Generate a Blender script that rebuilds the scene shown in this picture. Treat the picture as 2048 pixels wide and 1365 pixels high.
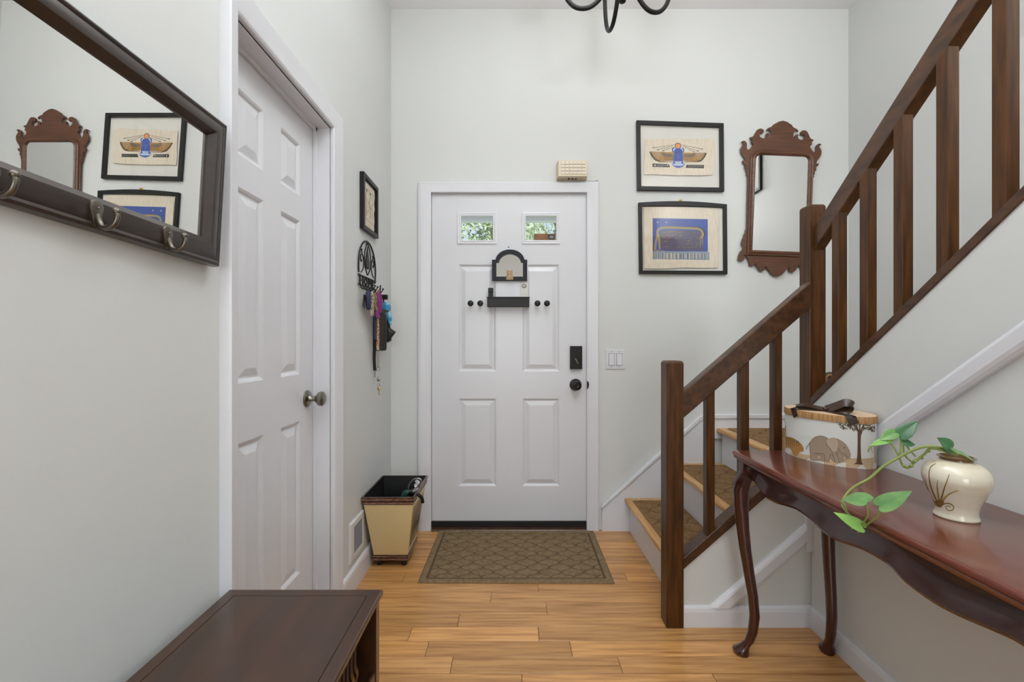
import bpy, bmesh, math, random
from mathutils import Vector, Matrix
from mathutils.bvhtree import BVHTree
from math import sin, cos, pi, radians as R
random.seed(7)
S = bpy.context.scene
for o in list(bpy.data.objects): bpy.data.objects.remove(o)
COL = S.collection

# ------------------------------------------------------------------ camera, sky, light, exposure
CZ = 1.128                       # eye height
F = 900.0                        # focal length in pixels of a 2048 wide frame
cam = bpy.data.cameras.new('camera'); camo = bpy.data.objects.new('camera', cam); COL.objects.link(camo)
cam.sensor_width = 36; cam.lens = F*36/2048; cam.clip_start = .02; cam.clip_end = 200
camo.location = (0, 0, CZ); camo.rotation_euler = (R(90), 0, 0); S.camera = camo
S.view_settings.view_transform = 'Standard'; S.view_settings.look = 'None'
S.view_settings.gamma = 1; S.view_settings.use_curve_mapping = False
S.view_settings.exposure = -0.02

w = bpy.data.worlds.new('sky'); S.world = w; w.use_nodes = True
nt = w.node_tree; nt.nodes.clear()
out = nt.nodes.new('ShaderNodeOutputWorld'); bg = nt.nodes.new('ShaderNodeBackground')
tc = nt.nodes.new('ShaderNodeTexCoord'); nz = nt.nodes.new('ShaderNodeTexNoise'); nz.inputs['Scale'].default_value = 3.5
nz.inputs['Detail'].default_value = 6
rp = nt.nodes.new('ShaderNodeValToRGB'); rp.color_ramp.elements[0].position = .42; rp.color_ramp.elements[1].position = .62
rp.color_ramp.elements[0].color = (.34, .45, .58, 1); rp.color_ramp.elements[1].color = (.56, .58, .61, 1)
nt.links.new(tc.outputs['Generated'], nz.inputs['Vector']); nt.links.new(nz.outputs['Fac'], rp.inputs['Fac'])
nt.links.new(rp.outputs['Color'], bg.inputs['Color']); nt.links.new(bg.outputs['Background'], out.inputs['Surface'])
bg.inputs['Strength'].default_value = 1.7

def light(name, typ, loc, rot, energy, size=None, color=(1, 1, 1), sy=None):
    l = bpy.data.lights.new(name, typ); o = bpy.data.objects.new(name, l); COL.objects.link(o)
    o.location = loc; o.rotation_euler = rot; l.energy = energy; l.color = color
    if typ == 'AREA':
        l.shape = 'RECTANGLE'; l.size = size; l.size_y = sy or size
    elif typ == 'SUN': l.angle = R(1)
    return o
light('sun', 'SUN', (0, -5, 12), (R(52), 0, R(62)), 4.5)
# unseen fill lamps, added for soft light where no window or fixture stands
light('room_fill', 'AREA', (-.05, -2.9, 1.25), (R(90), 0, 0), 34, 1.2, (.92, .985, 1), 1.7)  # added fill from behind the camera; no window there
light('stair_fill', 'AREA', (1.62, -1.15, 3.08), (0, 0, 0), 12, .5, (.92, .985, 1), 1.6)  # added fill under the ceiling above the stairs
light('stairwell_wall_fill', 'AREA', (1.5, -.7, 2.78), (R(90), 0, R(-24)), 28, .5, (.92, .985, 1), .55)  # added fill turned to brighten the stairwell wall; no window built
light('hall_fill', 'AREA', (.0, -.6, 3.08), (0, 0, 0), 15, 1.1, (.93, .985, 1), 1.6)  # added soft fill over the hall, without a fixture
light('foyer_fill', 'AREA', (.25, 1.35, 3.09), (0, 0, 0), 9, .7, (.93, .985, 1), .9)  # added fill over the foyer, besides the chandelier
light('ceiling_upfill', 'AREA', (.4, .6, 2.35), (R(180), 0, 0), 38, .35, (.93, .985, 1), .35)  # added lamp aimed up to brighten the ceiling and upper walls

# ------------------------------------------------------------------ materials
def lin(c):
    if isinstance(c, str):
        c = c.lstrip('#'); c = [int(c[i:i+2], 16)/255 for i in (0, 2, 4)]
        c = [v/12.92 if v <= .04045 else ((v+.055)/1.055)**2.4 for v in c]
    return (c[0], c[1], c[2], 1)
def mat(name, c, rough=.5, metal=0, bump=0, bscale=200, c2=None, nscale=5, coat=0, emit=0, spec=None, stretch=None, ramp=(.35, .65), detail=4, objcol=False, coatr=.1):
    m = bpy.data.materials.new(name); m.use_nodes = True; t = m.node_tree; p = t.nodes['Principled BSDF']
    p.inputs['Base Color'].default_value = lin(c); p.inputs['Roughness'].default_value = rough
    p.inputs['Metallic'].default_value = metal; p.inputs['Coat Weight'].default_value = coat; p.inputs['Coat Roughness'].default_value = coatr
    if spec is not None: p.inputs['Specular IOR Level'].default_value = spec
    m.diffuse_color = lin(c)
    tc = t.nodes.new('ShaderNodeTexCoord'); mp = t.nodes.new('ShaderNodeMapping')
    t.links.new(tc.outputs['Object'], mp.inputs['Vector'])
    if stretch: mp.inputs['Scale'].default_value = stretch
    if c2 is not None:
        n = t.nodes.new('ShaderNodeTexNoise'); n.inputs['Scale'].default_value = nscale; n.inputs['Detail'].default_value = detail
        r = t.nodes.new('ShaderNodeValToRGB'); r.color_ramp.elements[0].position = ramp[0]; r.color_ramp.elements[1].position = ramp[1]
        r.color_ramp.elements[0].color = lin(c); r.color_ramp.elements[1].color = lin(c2)
        t.links.new(mp.outputs['Vector'], n.inputs['Vector']); t.links.new(n.outputs['Fac'], r.inputs['Fac'])
        src = r.outputs['Color']
        if objcol:
            oi = t.nodes.new('ShaderNodeObjectInfo'); mx = t.nodes.new('ShaderNodeMix'); mx.data_type = 'RGBA'; mx.blend_type = 'MULTIPLY'
            mx.inputs[0].default_value = 1; t.links.new(src, mx.inputs[6]); t.links.new(oi.outputs['Color'], mx.inputs[7]); src = mx.outputs[2]
            va = t.nodes.new('ShaderNodeVectorMath'); va.operation = 'ADD'; sc = t.nodes.new('ShaderNodeVectorMath'); sc.operation = 'SCALE'
            cb = t.nodes.new('ShaderNodeCombineXYZ')
            for i in range(3): t.links.new(oi.outputs['Random'], cb.inputs[i])
            t.links.new(cb.outputs[0], sc.inputs[0]); sc.inputs['Scale'].default_value = 37
            t.links.new(tc.outputs['Object'], va.inputs[0]); t.links.new(sc.outputs[0], va.inputs[1]); t.links.new(va.outputs[0], mp.inputs['Vector'])
        t.links.new(src, p.inputs['Base Color'])
    if bump:
        n2 = t.nodes.new('ShaderNodeTexNoise'); n2.inputs['Scale'].default_value = bscale; n2.inputs['Detail'].default_value = 3
        b = t.nodes.new('ShaderNodeBump'); b.inputs['Strength'].default_value = bump; b.inputs['Distance'].default_value = .002
        t.links.new(mp.outputs['Vector'], n2.inputs['Vector']); t.links.new(n2.outputs['Fac'], b.inputs['Height']); t.links.new(b.outputs['Normal'], p.inputs['Normal'])
    if emit:
        p.inputs['Emission Color'].default_value = lin(c); p.inputs['Emission Strength'].default_value = emit
    return m
def glass_mat(name, refl=.06, tint=(1, 1, 1)):
    m = bpy.data.materials.new(name); m.use_nodes = True; t = m.node_tree; t.nodes.clear()
    o = t.nodes.new('ShaderNodeOutputMaterial'); mx = t.nodes.new('ShaderNodeMixShader'); a = t.nodes.new('ShaderNodeBsdfTransparent'); g = t.nodes.new('ShaderNodeBsdfGlossy')
    a.inputs[0].default_value = (*tint, 1); g.inputs['Roughness'].default_value = .02; mx.inputs[0].default_value = refl
    t.links.new(a.outputs[0], mx.inputs[1]); t.links.new(g.outputs[0], mx.inputs[2]); t.links.new(mx.outputs[0], o.inputs[0]); return m
M = {}
M['wall'] = mat('wall_paint', '#D2D3D1', .55, bump=.12, bscale=90, spec=.3)
M['cream'] = mat('cream_wall_paint', '#D2D1CE', .6, bump=.1, bscale=90, spec=.3)
M['ceil'] = mat('ceiling_paint', '#F0F0F2', .8)
M['white'] = mat('white_gloss_paint', '#D6D6DA', .28, bump=.03, bscale=60)
M['trim'] = mat('white_trim_paint', '#DBDBE0', .3, bump=.03, bscale=60)
M['oak'] = mat('oak_plank', '#D19D62', .3, c2='#A06B38', nscale=2.6, stretch=(1.5, 24, 24), objcol=True, bump=.05, bscale=8, coat=.25, ramp=(.40, .74), detail=9, coatr=.18)
M['tread'] = mat('oak_tread', '#D2A263', .32, c2='#B98545', nscale=4, stretch=(20, 1.5, 20), coat=.3)
M['walnut'] = mat('dark_stained_wood', '#38200B', .36, c2='#583413', nscale=5, stretch=(14, 14, 1.1), coat=.03, spec=.35, bump=.06, bscale=30, coatr=.25)
M['walnuty'] = mat('dark_stained_rail', '#38210F', .34, c2='#54331A', nscale=5, stretch=(9, 3, 9), coat=.2, bump=.05, bscale=30, coatr=.25)
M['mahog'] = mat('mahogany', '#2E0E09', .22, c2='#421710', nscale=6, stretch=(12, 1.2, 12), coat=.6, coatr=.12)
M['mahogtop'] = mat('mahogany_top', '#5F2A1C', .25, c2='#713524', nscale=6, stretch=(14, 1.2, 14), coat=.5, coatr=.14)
M['fret'] = mat('fretwork_wood', '#4C2A15', .38, c2='#633A1F', nscale=5, stretch=(1.5, 12, 16), coat=.2)
M['bench'] = mat('bench_wood', '#352012', .3, c2='#432815', nscale=3, stretch=(8, 1, 8), coat=.45, coatr=.2)
M['dark'] = mat('espresso_wood', '#2B211D', .32, c2='#352924', nscale=4, stretch=(12, 1.5, 12), coat=.35, coatr=.25)
M['black'] = mat('black_paint', '#131211', .4, bump=.03, spec=.35)
M['navyblack'] = mat('blue_black_paint', '#13131C', .4, spec=.3)
M['iron'] = mat('wrought_iron', '#1F1D1B', .45, .5, bump=.05)
M['bronze'] = mat('dark_bronze', '#1D1B1A', .3, .6)
M['pewter'] = mat('aged_pewter', '#6E675E', .3, .9)
M['nickel'] = mat('satin_nickel', '#8D8A80', .22, 1)
M['steel'] = mat('steel', '#8A8A88', .35, .9)
M['brass'] = mat('brass', '#B59A55', .3, .9)
M['mirror'] = mat('mirror_silver', '#F2F2F0', .0, 1)
M['rubber'] = mat('black_rubber', '#141412', .6)
M['glass'] = glass_mat('clear_glass', .05)
M['pane'] = glass_mat('window_glass', .04)
M['papyrus'] = mat('papyrus', '#DDD2C0', .8, c2='#CFC2AC', nscale=6, stretch=(30, 3, 3), bump=.2, bscale=60)
M['bgpaper'] = mat('pale_backing', '#D5D2CB', .8)
def flat(n, c, r=.6): M[n] = mat(n, c, r); return M[n]
for n_, c_ in dict(ochre='#A57935', blue='#2E4A9A', lapis='#3B5EA8', sky='#AFC0D8', orange='#D98B58', ink='#35322C', greyband='#5B5B4E', wingtip='#26241F', greyink='#8B8C94', purplegrey='#4D4A66', bronzeink='#9B8C60', greyblue='#8391A2', tan='#B79C74', elephant='#A08C78', eledark='#6B5847', ear='#B5A28C', trunkbrown='#5A4330', leafprint='#5B4A2E', tiger='#A97F45', grassprint='#C9AE8C', boxcream='#E4DFD3', strokes='#80602B', strokesl='#A98A4A').items(): flat(n_, c_)
M['boxside'] = mat('hatbox_paper', '#D9D9D4', .45)
M['lid'] = mat('grass_print_lid', '#B48A5A', .6, c2='#8C6436', nscale=8, stretch=(25, 25, 1.5))
M['lidtop'] = mat('lid_top', '#D3B695', .6)
M['ribbon'] = mat('brown_satin_ribbon', '#3A2619', .3, bump=.1, bscale=400)
M['vase'] = mat('cream_glazed_ceramic', '#DDD5C2', .16, c2='#C9BC9F', nscale=4, stretch=(1, 1, 7), coat=.5, ramp=(.45, .75))
M['vaserim'] = mat('brown_glaze_rim', '#6E5233', .2, coat=.5)
M['leaf'] = mat('pothos_leaf', '#4E8244', .35, c2='#7FA860', nscale=14, coat=.2)
M['leafl'] = mat('pothos_leaf_light', '#8FBE5C', .35, c2='#6FA24F', nscale=14, coat=.2)
M['leafd'] = mat('pothos_leaf_dark', '#2F6138', .3, c2='#47804A', nscale=14, coat=.3)
M['stem'] = mat('vine_stem', '#7F8E45', .5)
M['binc'] = mat('mustard_cream_lacquer', '#EBD8A4', .4, c2='#DEC992', nscale=3, coat=.2)
M['bind'] = mat('dark_red_brown_lacquer', '#3A1B15', .3, c2='#8A6A50', nscale=9, stretch=(5, 5, 40), ramp=(.5, .68), coat=.3)
M['bininside'] = mat('black_lining', '#0B0A0A', .5)
M['scene_a'] = mat('painted_reeds', '#6B4425', .5, c2='#C5AE84', nscale=12, stretch=(1, 12, 1.5))
M['navy'] = mat('navy_cloth', '#23284A', .6); M['purple'] = mat('purple_cloth', '#7A2A6C', .6); M['pouch'] = mat('patterned_cloth', '#B9AE9C', .7, c2='#5E5348', nscale=120, ramp=(.5, .55))
M['gold'] = mat('gold_charm', '#A8924A', .35, .6); M['blackcloth'] = mat('black_nylon', '#1C1A18', .6, bump=.3, bscale=60)
M['cyan'] = mat('blue_patterned_nylon', '#2E86B4', .5, c2='#8CC3DA', nscale=40, ramp=(.45, .6)); M['lany'] = mat('orange_patterned_strap', '#B06A38', .6, c2='#E2CBA8', nscale=150, ramp=(.48, .55))
M['chainm'] = mat('key_metal', '#8C867A', .35, .9); M['beigebox'] = mat('aged_ivory_plastic', '#D8CBB0', .5); M['beigeside'] = mat('aged_ivory_side', '#B8A577', .5)
M['key'] = mat('ivory_key', '#DBCFBE', .5); M['key_shade'] = mat('key_gap_shade', '#8A7C66', .6); M['bindl'] = mat('mottled_pink_brown_lacquer', '#C09C84', .35, c2='#4A231B', nscale=14, stretch=(4, 4, 60), ramp=(.42, .6)); M['green'] = mat('dark_green_cloth', '#17483C', .6)
M['bark'] = mat('bark', '#5A4A3A', .9, c2='#7A6A58', nscale=8); M['foliage'] = mat('tree_leaves', '#8FA57C', .6, c2='#BECBA0', nscale=1.5); M['lawn'] = mat('lawn', '#8C9C72', .9, c2='#A3AE88', nscale=3)
M['bulb'] = mat('warm_bulb', '#FFF6EE', .3, emit=20)
M['candle'] = mat('ivory_sleeve', '#E6DDC8', .5)
M['wire'] = mat('painted_wire', '#BFC0BD', .5)
M['tanfig'] = mat('tan_figure', '#B29878', .7, c2='#9A7C5C', nscale=60); M['wooddk'] = mat('carved_dark_wood', '#3A2015', .35); M['woodtan'] = mat('tan_wood_ring', '#A57E55', .4)
M['sticker'] = mat('brown_label', '#8A5A30', .5, c2='#6F4A2A', nscale=30)
# mats: colour from an attribute that follows the tufted grooves
def mat_rug(name, c, c2, c3):
    m = mat(name, c, .95, bump=.6, bscale=350, c2=c2, nscale=60, spec=.1); t = m.node_tree; p = t.nodes['Principled BSDF']
    src = p.inputs['Base Color'].links[0].from_socket
    a = t.nodes.new('ShaderNodeAttribute'); a.attribute_name = 'groove'; mx = t.nodes.new('ShaderNodeMix'); mx.data_type = 'RGBA'
    t.links.new(a.outputs['Fac'], mx.inputs[0]); t.links.new(src, mx.inputs[6]); mx.inputs[7].default_value = lin(c3); t.links.new(mx.outputs[2], p.inputs['Base Color']); return m
M['rug'] = mat_rug('olive_brown_pile', '#8A755A', '#78644B', '#594A37'); M['stairrug'] = mat_rug('tan_brown_pile', '#8E704F', '#7C6042', '#55402B')

# ------------------------------------------------------------------ helpers
BASE = {}
def wl(o):
    return BASE.get(o.name, Vector((0, 0, 0))) if o else Vector((0, 0, 0))
def thing(name, label, cat, loc, group=None, kind=None):
    o = bpy.data.objects.new(name, None); COL.objects.link(o); o.location = loc; o.empty_display_size = .05
    BASE[o.name] = Vector(loc)
    if label: o['label'] = label
    if cat: o['category'] = cat
    if group: o['group'] = group
    if kind: o['kind'] = kind
    return o
def tag(o, label=None, cat=None, group=None, kind=None):
    if label: o['label'] = label
    if cat: o['category'] = cat
    if group: o['group'] = group
    if kind: o['kind'] = kind
    return o
def obj(name, bm, m, parent=None, smooth=False, base=None, norm=True, bevel=0):
    """links a bmesh written in world coordinates as one object (child of parent, or standing alone)"""
    if norm: bmesh.ops.recalc_face_normals(bm, faces=bm.faces[:])
    if parent is not None: b = wl(parent)
    elif base is not None: b = Vector(base)
    else:
        xs = [v.co for v in bm.verts]
        b = Vector(((min(v.x for v in xs)+max(v.x for v in xs))/2, (min(v.y for v in xs)+max(v.y for v in xs))/2, min(v.z for v in xs)))
    bmesh.ops.translate(bm, verts=bm.verts[:], vec=-b)
    me = bpy.data.meshes.new(name); bm.to_mesh(me); bm.free()
    for mm in (m if isinstance(m, list) else [m]): me.materials.append(M[mm])
    o = bpy.data.objects.new(name, me); COL.objects.link(o)
    if parent is not None: o.parent = parent; BASE[o.name] = b
    else: o.location = b; BASE[o.name] = b
    if smooth:
        for p in me.polygons: p.use_smooth = True
        try: me.set_sharp_from_angle(angle=R(38))
        except Exception: pass
    if bevel:
        md = o.modifiers.new('bevel', 'BEVEL'); md.width = bevel; md.segments = 2; md.limit_method = 'ANGLE'
    return o
def NB(): return bmesh.new()
def hexa(bm, v8, mi=0):
    vs = [bm.verts.new(v) for v in v8]
    for f in ((0, 1, 2, 3), (7, 6, 5, 4), (0, 4, 5, 1), (1, 5, 6, 2), (2, 6, 7, 3), (3, 7, 4, 0)):
        bm.faces.new([vs[i] for i in f]).material_index = mi
def box(bm, x0, x1, y0, y1, z0, z1, mi=0):
    hexa(bm, [(x0, y0, z0), (x1, y0, z0), (x1, y1, z0), (x0, y1, z0), (x0, y0, z1), (x1, y0, z1), (x1, y1, z1), (x0, y1, z1)], mi); return bm
def B(x0, x1, y0, y1, z0, z1): return box(NB(), x0, x1, y0, y1, z0, z1)
def prism(bm, pts, axis, a, b, mi=0):
    f = {'x': lambda p, t: (t, p[0], p[1]), 'y': lambda p, t: (p[0], t, p[1]), 'z': lambda p, t: (p[0], p[1], t)}[axis]
    A = [bm.verts.new(f(p, a)) for p in pts]; C = [bm.verts.new(f(p, b)) for p in pts]; n = len(pts)
    bm.faces.new(A).material_index = mi; bm.faces.new(C[::-1]).material_index = mi
    for i in range(n): bm.faces.new([A[i], A[(i+1) % n], C[(i+1) % n], C[i]]).material_index = mi
    return bm
def loft(bm, rings, closed=True, caps=True, mi=0):
    L = [[bm.verts.new(p) for p in r] for r in rings]; n = len(L[0])
    for a, b in zip(L, L[1:]):
        for i in range(n if closed else n-1):
            j = (i+1) % n; bm.faces.new([a[i], a[j], b[j], b[i]]).material_index = mi
    if caps and closed:
        bm.faces.new(L[0][::-1]).material_index = mi; bm.faces.new(L[-1]).material_index = mi
    return bm
def lathe(bm, c, prof, axis='z', n=24, mi=0, caps=True):
    ax = {'z': (Vector((1, 0, 0)), Vector((0, 1, 0)), Vector((0, 0, 1))), 'x': (Vector((0, 1, 0)), Vector((0, 0, 1)), Vector((1, 0, 0))), '-y': (Vector((1, 0, 0)), Vector((0, 0, 1)), Vector((0, -1, 0)))}[axis]
    c = Vector(c)
    return loft(bm, [[c+ax[0]*(r*cos(2*pi*i/n))+ax[1]*(r*sin(2*pi*i/n))+ax[2]*h for i in range(n)] for r, h in prof], caps=caps, mi=mi)
def cyl(bm, c, r, h, axis='z', n=20, mi=0): return lathe(bm, c, [(r, 0), (r, h)], axis, n, mi)
def ball(bm, c, r, n=14, mi=0, sc=(1, 1, 1)):
    c = Vector(c); k = n//2
    return loft(bm, [[c+Vector((sc[0]*r*sin(pi*j/k)*cos(2*pi*i/n), sc[1]*r*sin(pi*j/k)*sin(2*pi*i/n), -sc[2]*r*cos(pi*j/k))) if 0 < j < k else c+Vector((.02*r*cos(2*pi*i/n), .02*r*sin(2*pi*i/n), -sc[2]*r*cos(pi*j/k))) for i in range(n)] for j in range(k+1)], mi=mi)
def smoothpts(pts, k=6):
    P = [Vector(p) for p in pts]; out = []
    for i in range(len(P)-1):
        a, b, c, d = P[max(i-1, 0)], P[i], P[i+1], P[min(i+2, len(P)-1)]
        for j in range(k):
            t = j/k; out.append(.5*((2*b)+(c-a)*t+(2*a-5*b+4*c-d)*t*t+(3*b-3*c+d-a)*t**3))
    out.append(P[-1]); return out
def tube(bm, pts, r, n=10, mi=0, sm=0):
    P = smoothpts(pts, sm) if sm else [Vector(p) for p in pts]
    rr = r if callable(r) else (lambda t: r)
    T = [(P[min(i+1, len(P)-1)]-P[max(i-1, 0)]).normalized() for i in range(len(P))]
    u = T[0].cross(Vector((.13, .91, .4))).normalized(); rings = []
    for i, p in enumerate(P):
        u = (u-T[i]*u.dot(T[i])).normalized(); v = T[i].cross(u); q = rr(i/(len(P)-1))
        rings.append([p+u*(q*cos(2*pi*k/n))+v*(q*sin(2*pi*k/n)) for k in range(n)])
    return loft(bm, rings, mi=mi)
def strip(bm, pts, wv, width, th=.0012, mi=0, sm=5):
    """a ribbon: pts swept with a width vector and a little thickness"""
    P = smoothpts(pts, sm); rings = []
    for i, p in enumerate(P):
        t = (P[min(i+1, len(P)-1)]-P[max(i-1, 0)]).normalized(); W = Vector(wv(i/(len(P)-1)) if callable(wv) else wv)
        W = (W-t*W.dot(t)).normalized(); n = t.cross(W)
        rings.append([p-W*width/2-n*th/2, p+W*width/2-n*th/2, p+W*width/2+n*th/2, p-W*width/2+n*th/2])
    return loft(bm, rings, mi=mi)
def P3(px, py, Y): return Vector(((px-1024)*Y/F, Y, CZ-(py-682)*Y/F))
def rrect(x0, x1, y0, y1, r, z, n=4):
    out = []
    for cx, cy, a0 in ((x1-r, y0+r, -90), (x1-r, y1-r, 0), (x0+r, y1-r, 90), (x0+r, y0+r, 180)):
        for k in range(n+1):
            a = R(a0+90*k/n); out.append((cx+r*cos(a), cy+r*sin(a), z))
    return out
def wall(name, bm, m='wall'): return tag(obj(name, bm, m, base=(0, 0, 0)), kind='structure')

# ------------------------------------------------------------------ room shell
LX, RX, FY, BY, CEIL = -.722, 1.185, 2.687, -3.0, 3.112
SX = 2.009                                    # stairwell wall
DX0, DX1, DZ = -.492, .456, 2.03              # front door opening
bm = NB(); box(bm, LX-.12, DX0, FY, FY+.12, 0, CEIL); box(bm, DX1, SX+.12, FY, FY+.12, 0, CEIL); box(bm, DX0, DX1, FY, FY+.12, DZ, CEIL)
wall('wall_front', bm)
CY0, CY1, CZT = 1.166, 1.784, 1.972           # closet opening in the left wall
bm = NB(); box(bm, LX-.12, LX, BY, CY0, 0, CEIL); box(bm, LX-.12, LX, CY1, FY, 0, CEIL); box(bm, LX-.12, LX, CY0, CY1, CZT, CEIL)
wall('wall_left', bm)
wall('wall_right', B(SX, SX+.12, BY, FY, 0, CEIL+.0), 'wall')
wall('wall_back', B(LX-.12, SX+.12, BY-.12, BY, 0, CEIL), 'cream')
wall('ceiling', B(LX-.12, SX+.12, BY-.12, FY+.12, CEIL, CEIL+.12), 'ceil')
SH = lambda y: .872+.786*(1.781-y)            # underside of the upper shoe rail
bm = NB(); prism(bm, [(1.781, 0), (1.781, SH(1.781)), (-.3, SH(-.3)), (-.3, CEIL), (BY, CEIL), (BY, 0)], 'x', RX, RX+.055)
wall('wall_stair_side', bm)
SL = lambda x: .228+.878*(x-.68)              # underside of the lower shoe rail
bm = NB(); prism(bm, [(.674, 0), (.674, SL(.674)), (1.178, SL(1.178)), (1.178, .66), (RX+.055, .66), (RX+.055, 0)], 'y', 1.783, 1.835)
wall('wall_stair_front', bm)

# floor: oak strips laid across, each a plank of its own
floor = tag(thing('floor', None, None, (0, 0, 0)), kind='structure')
obj('subfloor', B(LX-.12, SX, BY, FY+.1, -.05, -.014), 'oak', floor).color = (.3, .25, .2, 1)
PW = .0832; known = {2.022: [(1076, .97)], 1.946: [(982, 1.0)], 1.859: [(1093, .96)], 1.775: [(917, .9)], 1.690: [(820, 1.0), (1077, 1.13)], 1.608: [(854, 1.05), (1142, .92)], 1.523: [(903, 1.02), (1240, .93)], 1.44: [(1044, .98), (1435, 1.06)]}
tone_after = {1.775: .97, 1.690: .93, 1.608: 1.1, 1.523: 1.0, 1.44: .93}
y0 = 1.775-PW*57; k = 0; meshes = {}
while y0 < FY-.001:
    ya, yb = max(y0, BY), min(y0+PW, FY-.001 if y0+PW > FY else y0+PW); ym = (ya+yb)/2
    if yb-ya > .01:
        right = RX-.001 if ym < 1.78 else .735
        kk = [kv for kv in known if abs(kv-y0) < .03]
        cuts = [LX]; tones = []
        if kk:
            for px, t in known[kk[0]]: cuts.append((px-1024)*ym/F); tones.append(t)
            tones.append(tone_after.get(kk[0], random.uniform(.93, 1.05)))
            if cuts[-1] < right-1.3: cuts.append(cuts[-1]+random.uniform(.7, 1.1)); tones.append(random.uniform(.92, 1.08))
        else:
            x = LX+random.uniform(.15, .9)
            while x < right-.15: cuts.append(x); tones.append(random.uniform(.9, 1.08)); x += random.uniform(.55, 1.25)
            tones.append(random.uniform(.9, 1.08))
        cuts.append(right)
        for (xa, xb), t in zip(zip(cuts, cuts[1:]), tones):
            if xb-xa < .02: continue
            g = .0008; L, W = xb-xa-2*g, yb-ya-2*g; b = .0012
            bm = NB(); loft(bm, [[(-L/2, -W/2, -.014), (L/2, -W/2, -.014), (L/2, W/2, -.014), (-L/2, W/2, -.014)], [(-L/2, -W/2, -b*.6), (L/2, -W/2, -b*.6), (L/2, W/2, -b*.6), (-L/2, W/2, -b*.6)], [(-L/2+b, -W/2+b, 0), (L/2-b, -W/2+b, 0), (L/2-b, W/2-b, 0), (-L/2+b, W/2-b, 0)]])
            me = bpy.data.meshes.new('plank'); bmesh.ops.recalc_face_normals(bm, faces=bm.faces[:]); bm.to_mesh(me); bm.free(); me.materials.append(M['oak'])
            o = bpy.data.objects.new('plank', me); COL.objects.link(o); o.parent = floor; o.location = ((xa+xb)/2, ym, 0)
            t = 1+(t-1)*1.6; wv = random.uniform(-.06, .05); o.color = (t, t*(1-.02+wv*.4), t*(1-.05+wv), 1)
    y0 += PW; k += 1

# baseboards and trims
def baseprof(h, t): return [(0, 0), (t, 0), (t, h-.022), (t*.8, h-.008), (t*.4, h), (0, h)]
bm = NB(); loft(bm, [[(LX+p[0], y, p[1]) for p in baseprof(.105, .014)] for y in (1.866, FY)]); tag(obj('baseboard_left', bm, 'trim', base=(0, 0, 0)), kind='structure')
bm = NB(); loft(bm, [[(LX+p[0], y, p[1]) for p in baseprof(.105, .014)] for y in (BY, 1.09)]); tag(obj('baseboard_left_near', bm, 'trim', base=(0, 0, 0)), kind='structure')
bm = NB(); loft(bm, [[(x, FY-p[0], p[1]) for p in baseprof(.105, .014)] for x in (LX+.014, -.562)]); tag(obj('baseboard_front', bm, 'trim', base=(0, 0, 0)), kind='structure')
bm = NB(); loft(bm, [[(RX-p[0], y, p[1]) for p in baseprof(.082, .014)] for y in (BY, 1.769)]); tag(obj('baseboard_right', bm, 'trim', base=(0, 0, 0)), kind='structure')
bm = NB(); loft(bm, [[(x, 1.783-p[0], p[1]) for p in baseprof(.082, .014)] for x in (.675, RX)]); tag(obj('baseboard_stair', bm, 'trim', base=(0, 0, 0)), kind='structure')
def band(w, t, n=6):   # rounded moulding section: (across, out)
    return [(-w/2, 0), (-w/2, t*.5), (-w/2+.006, t*.8), (-w/4, t*.97), (w/4, t), (w/2-.008, t*.85), (w/2, t*.45), (w/2, 0)]
bm = NB(); c = .76                             # diagonal moulding on the small wall under the lower flight
p0, p1 = (.828, .078), (1.158, .363); L = math.hypot(p1[0]-p0[0], p1[1]-p0[1]); d = ((p1[0]-p0[0])/L, (p1[1]-p0[1])/L)
sec = band(.062, .018)
def secpts(p, cut=False):
    out = []
    for a, t in sec:
        sx = -d[1]*a; sz = d[0]*a
        if cut: k = sz/d[1]; out.append((p[0]+sx-d[0]*k, 1.783-t, p[1]+sz-d[1]*k))
        else:
            k = sx/d[0]; out.append((p[0]+sx-d[0]*k, 1.783-t, p[1]+sz-d[1]*k))
    return out
loft(bm, [secpts(p0, True), secpts(p1)]); tag(obj('trim_1', bm, 'trim', base=(0, 0, 0)), kind='structure')
tag(obj('trim_2', B(1.158, RX, 1.765, 1.783, .30, .60), 'trim', base=(0, 0, 0)), kind='structure')
bm = NB(); e = .77; nrm = math.hypot(1, e); sec2 = band(.056, .022)
zc = lambda y: .8518-.035+e*(1.4539-y)
rings = []
for y in (1.765, -.9):
    rings.append([(RX-t, y, zc(y)+a*nrm) for a, t in sec2])
loft(bm, rings); tag(obj('trim_3', bm, 'trim', base=(0, 0, 0)), kind='structure')

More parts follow.
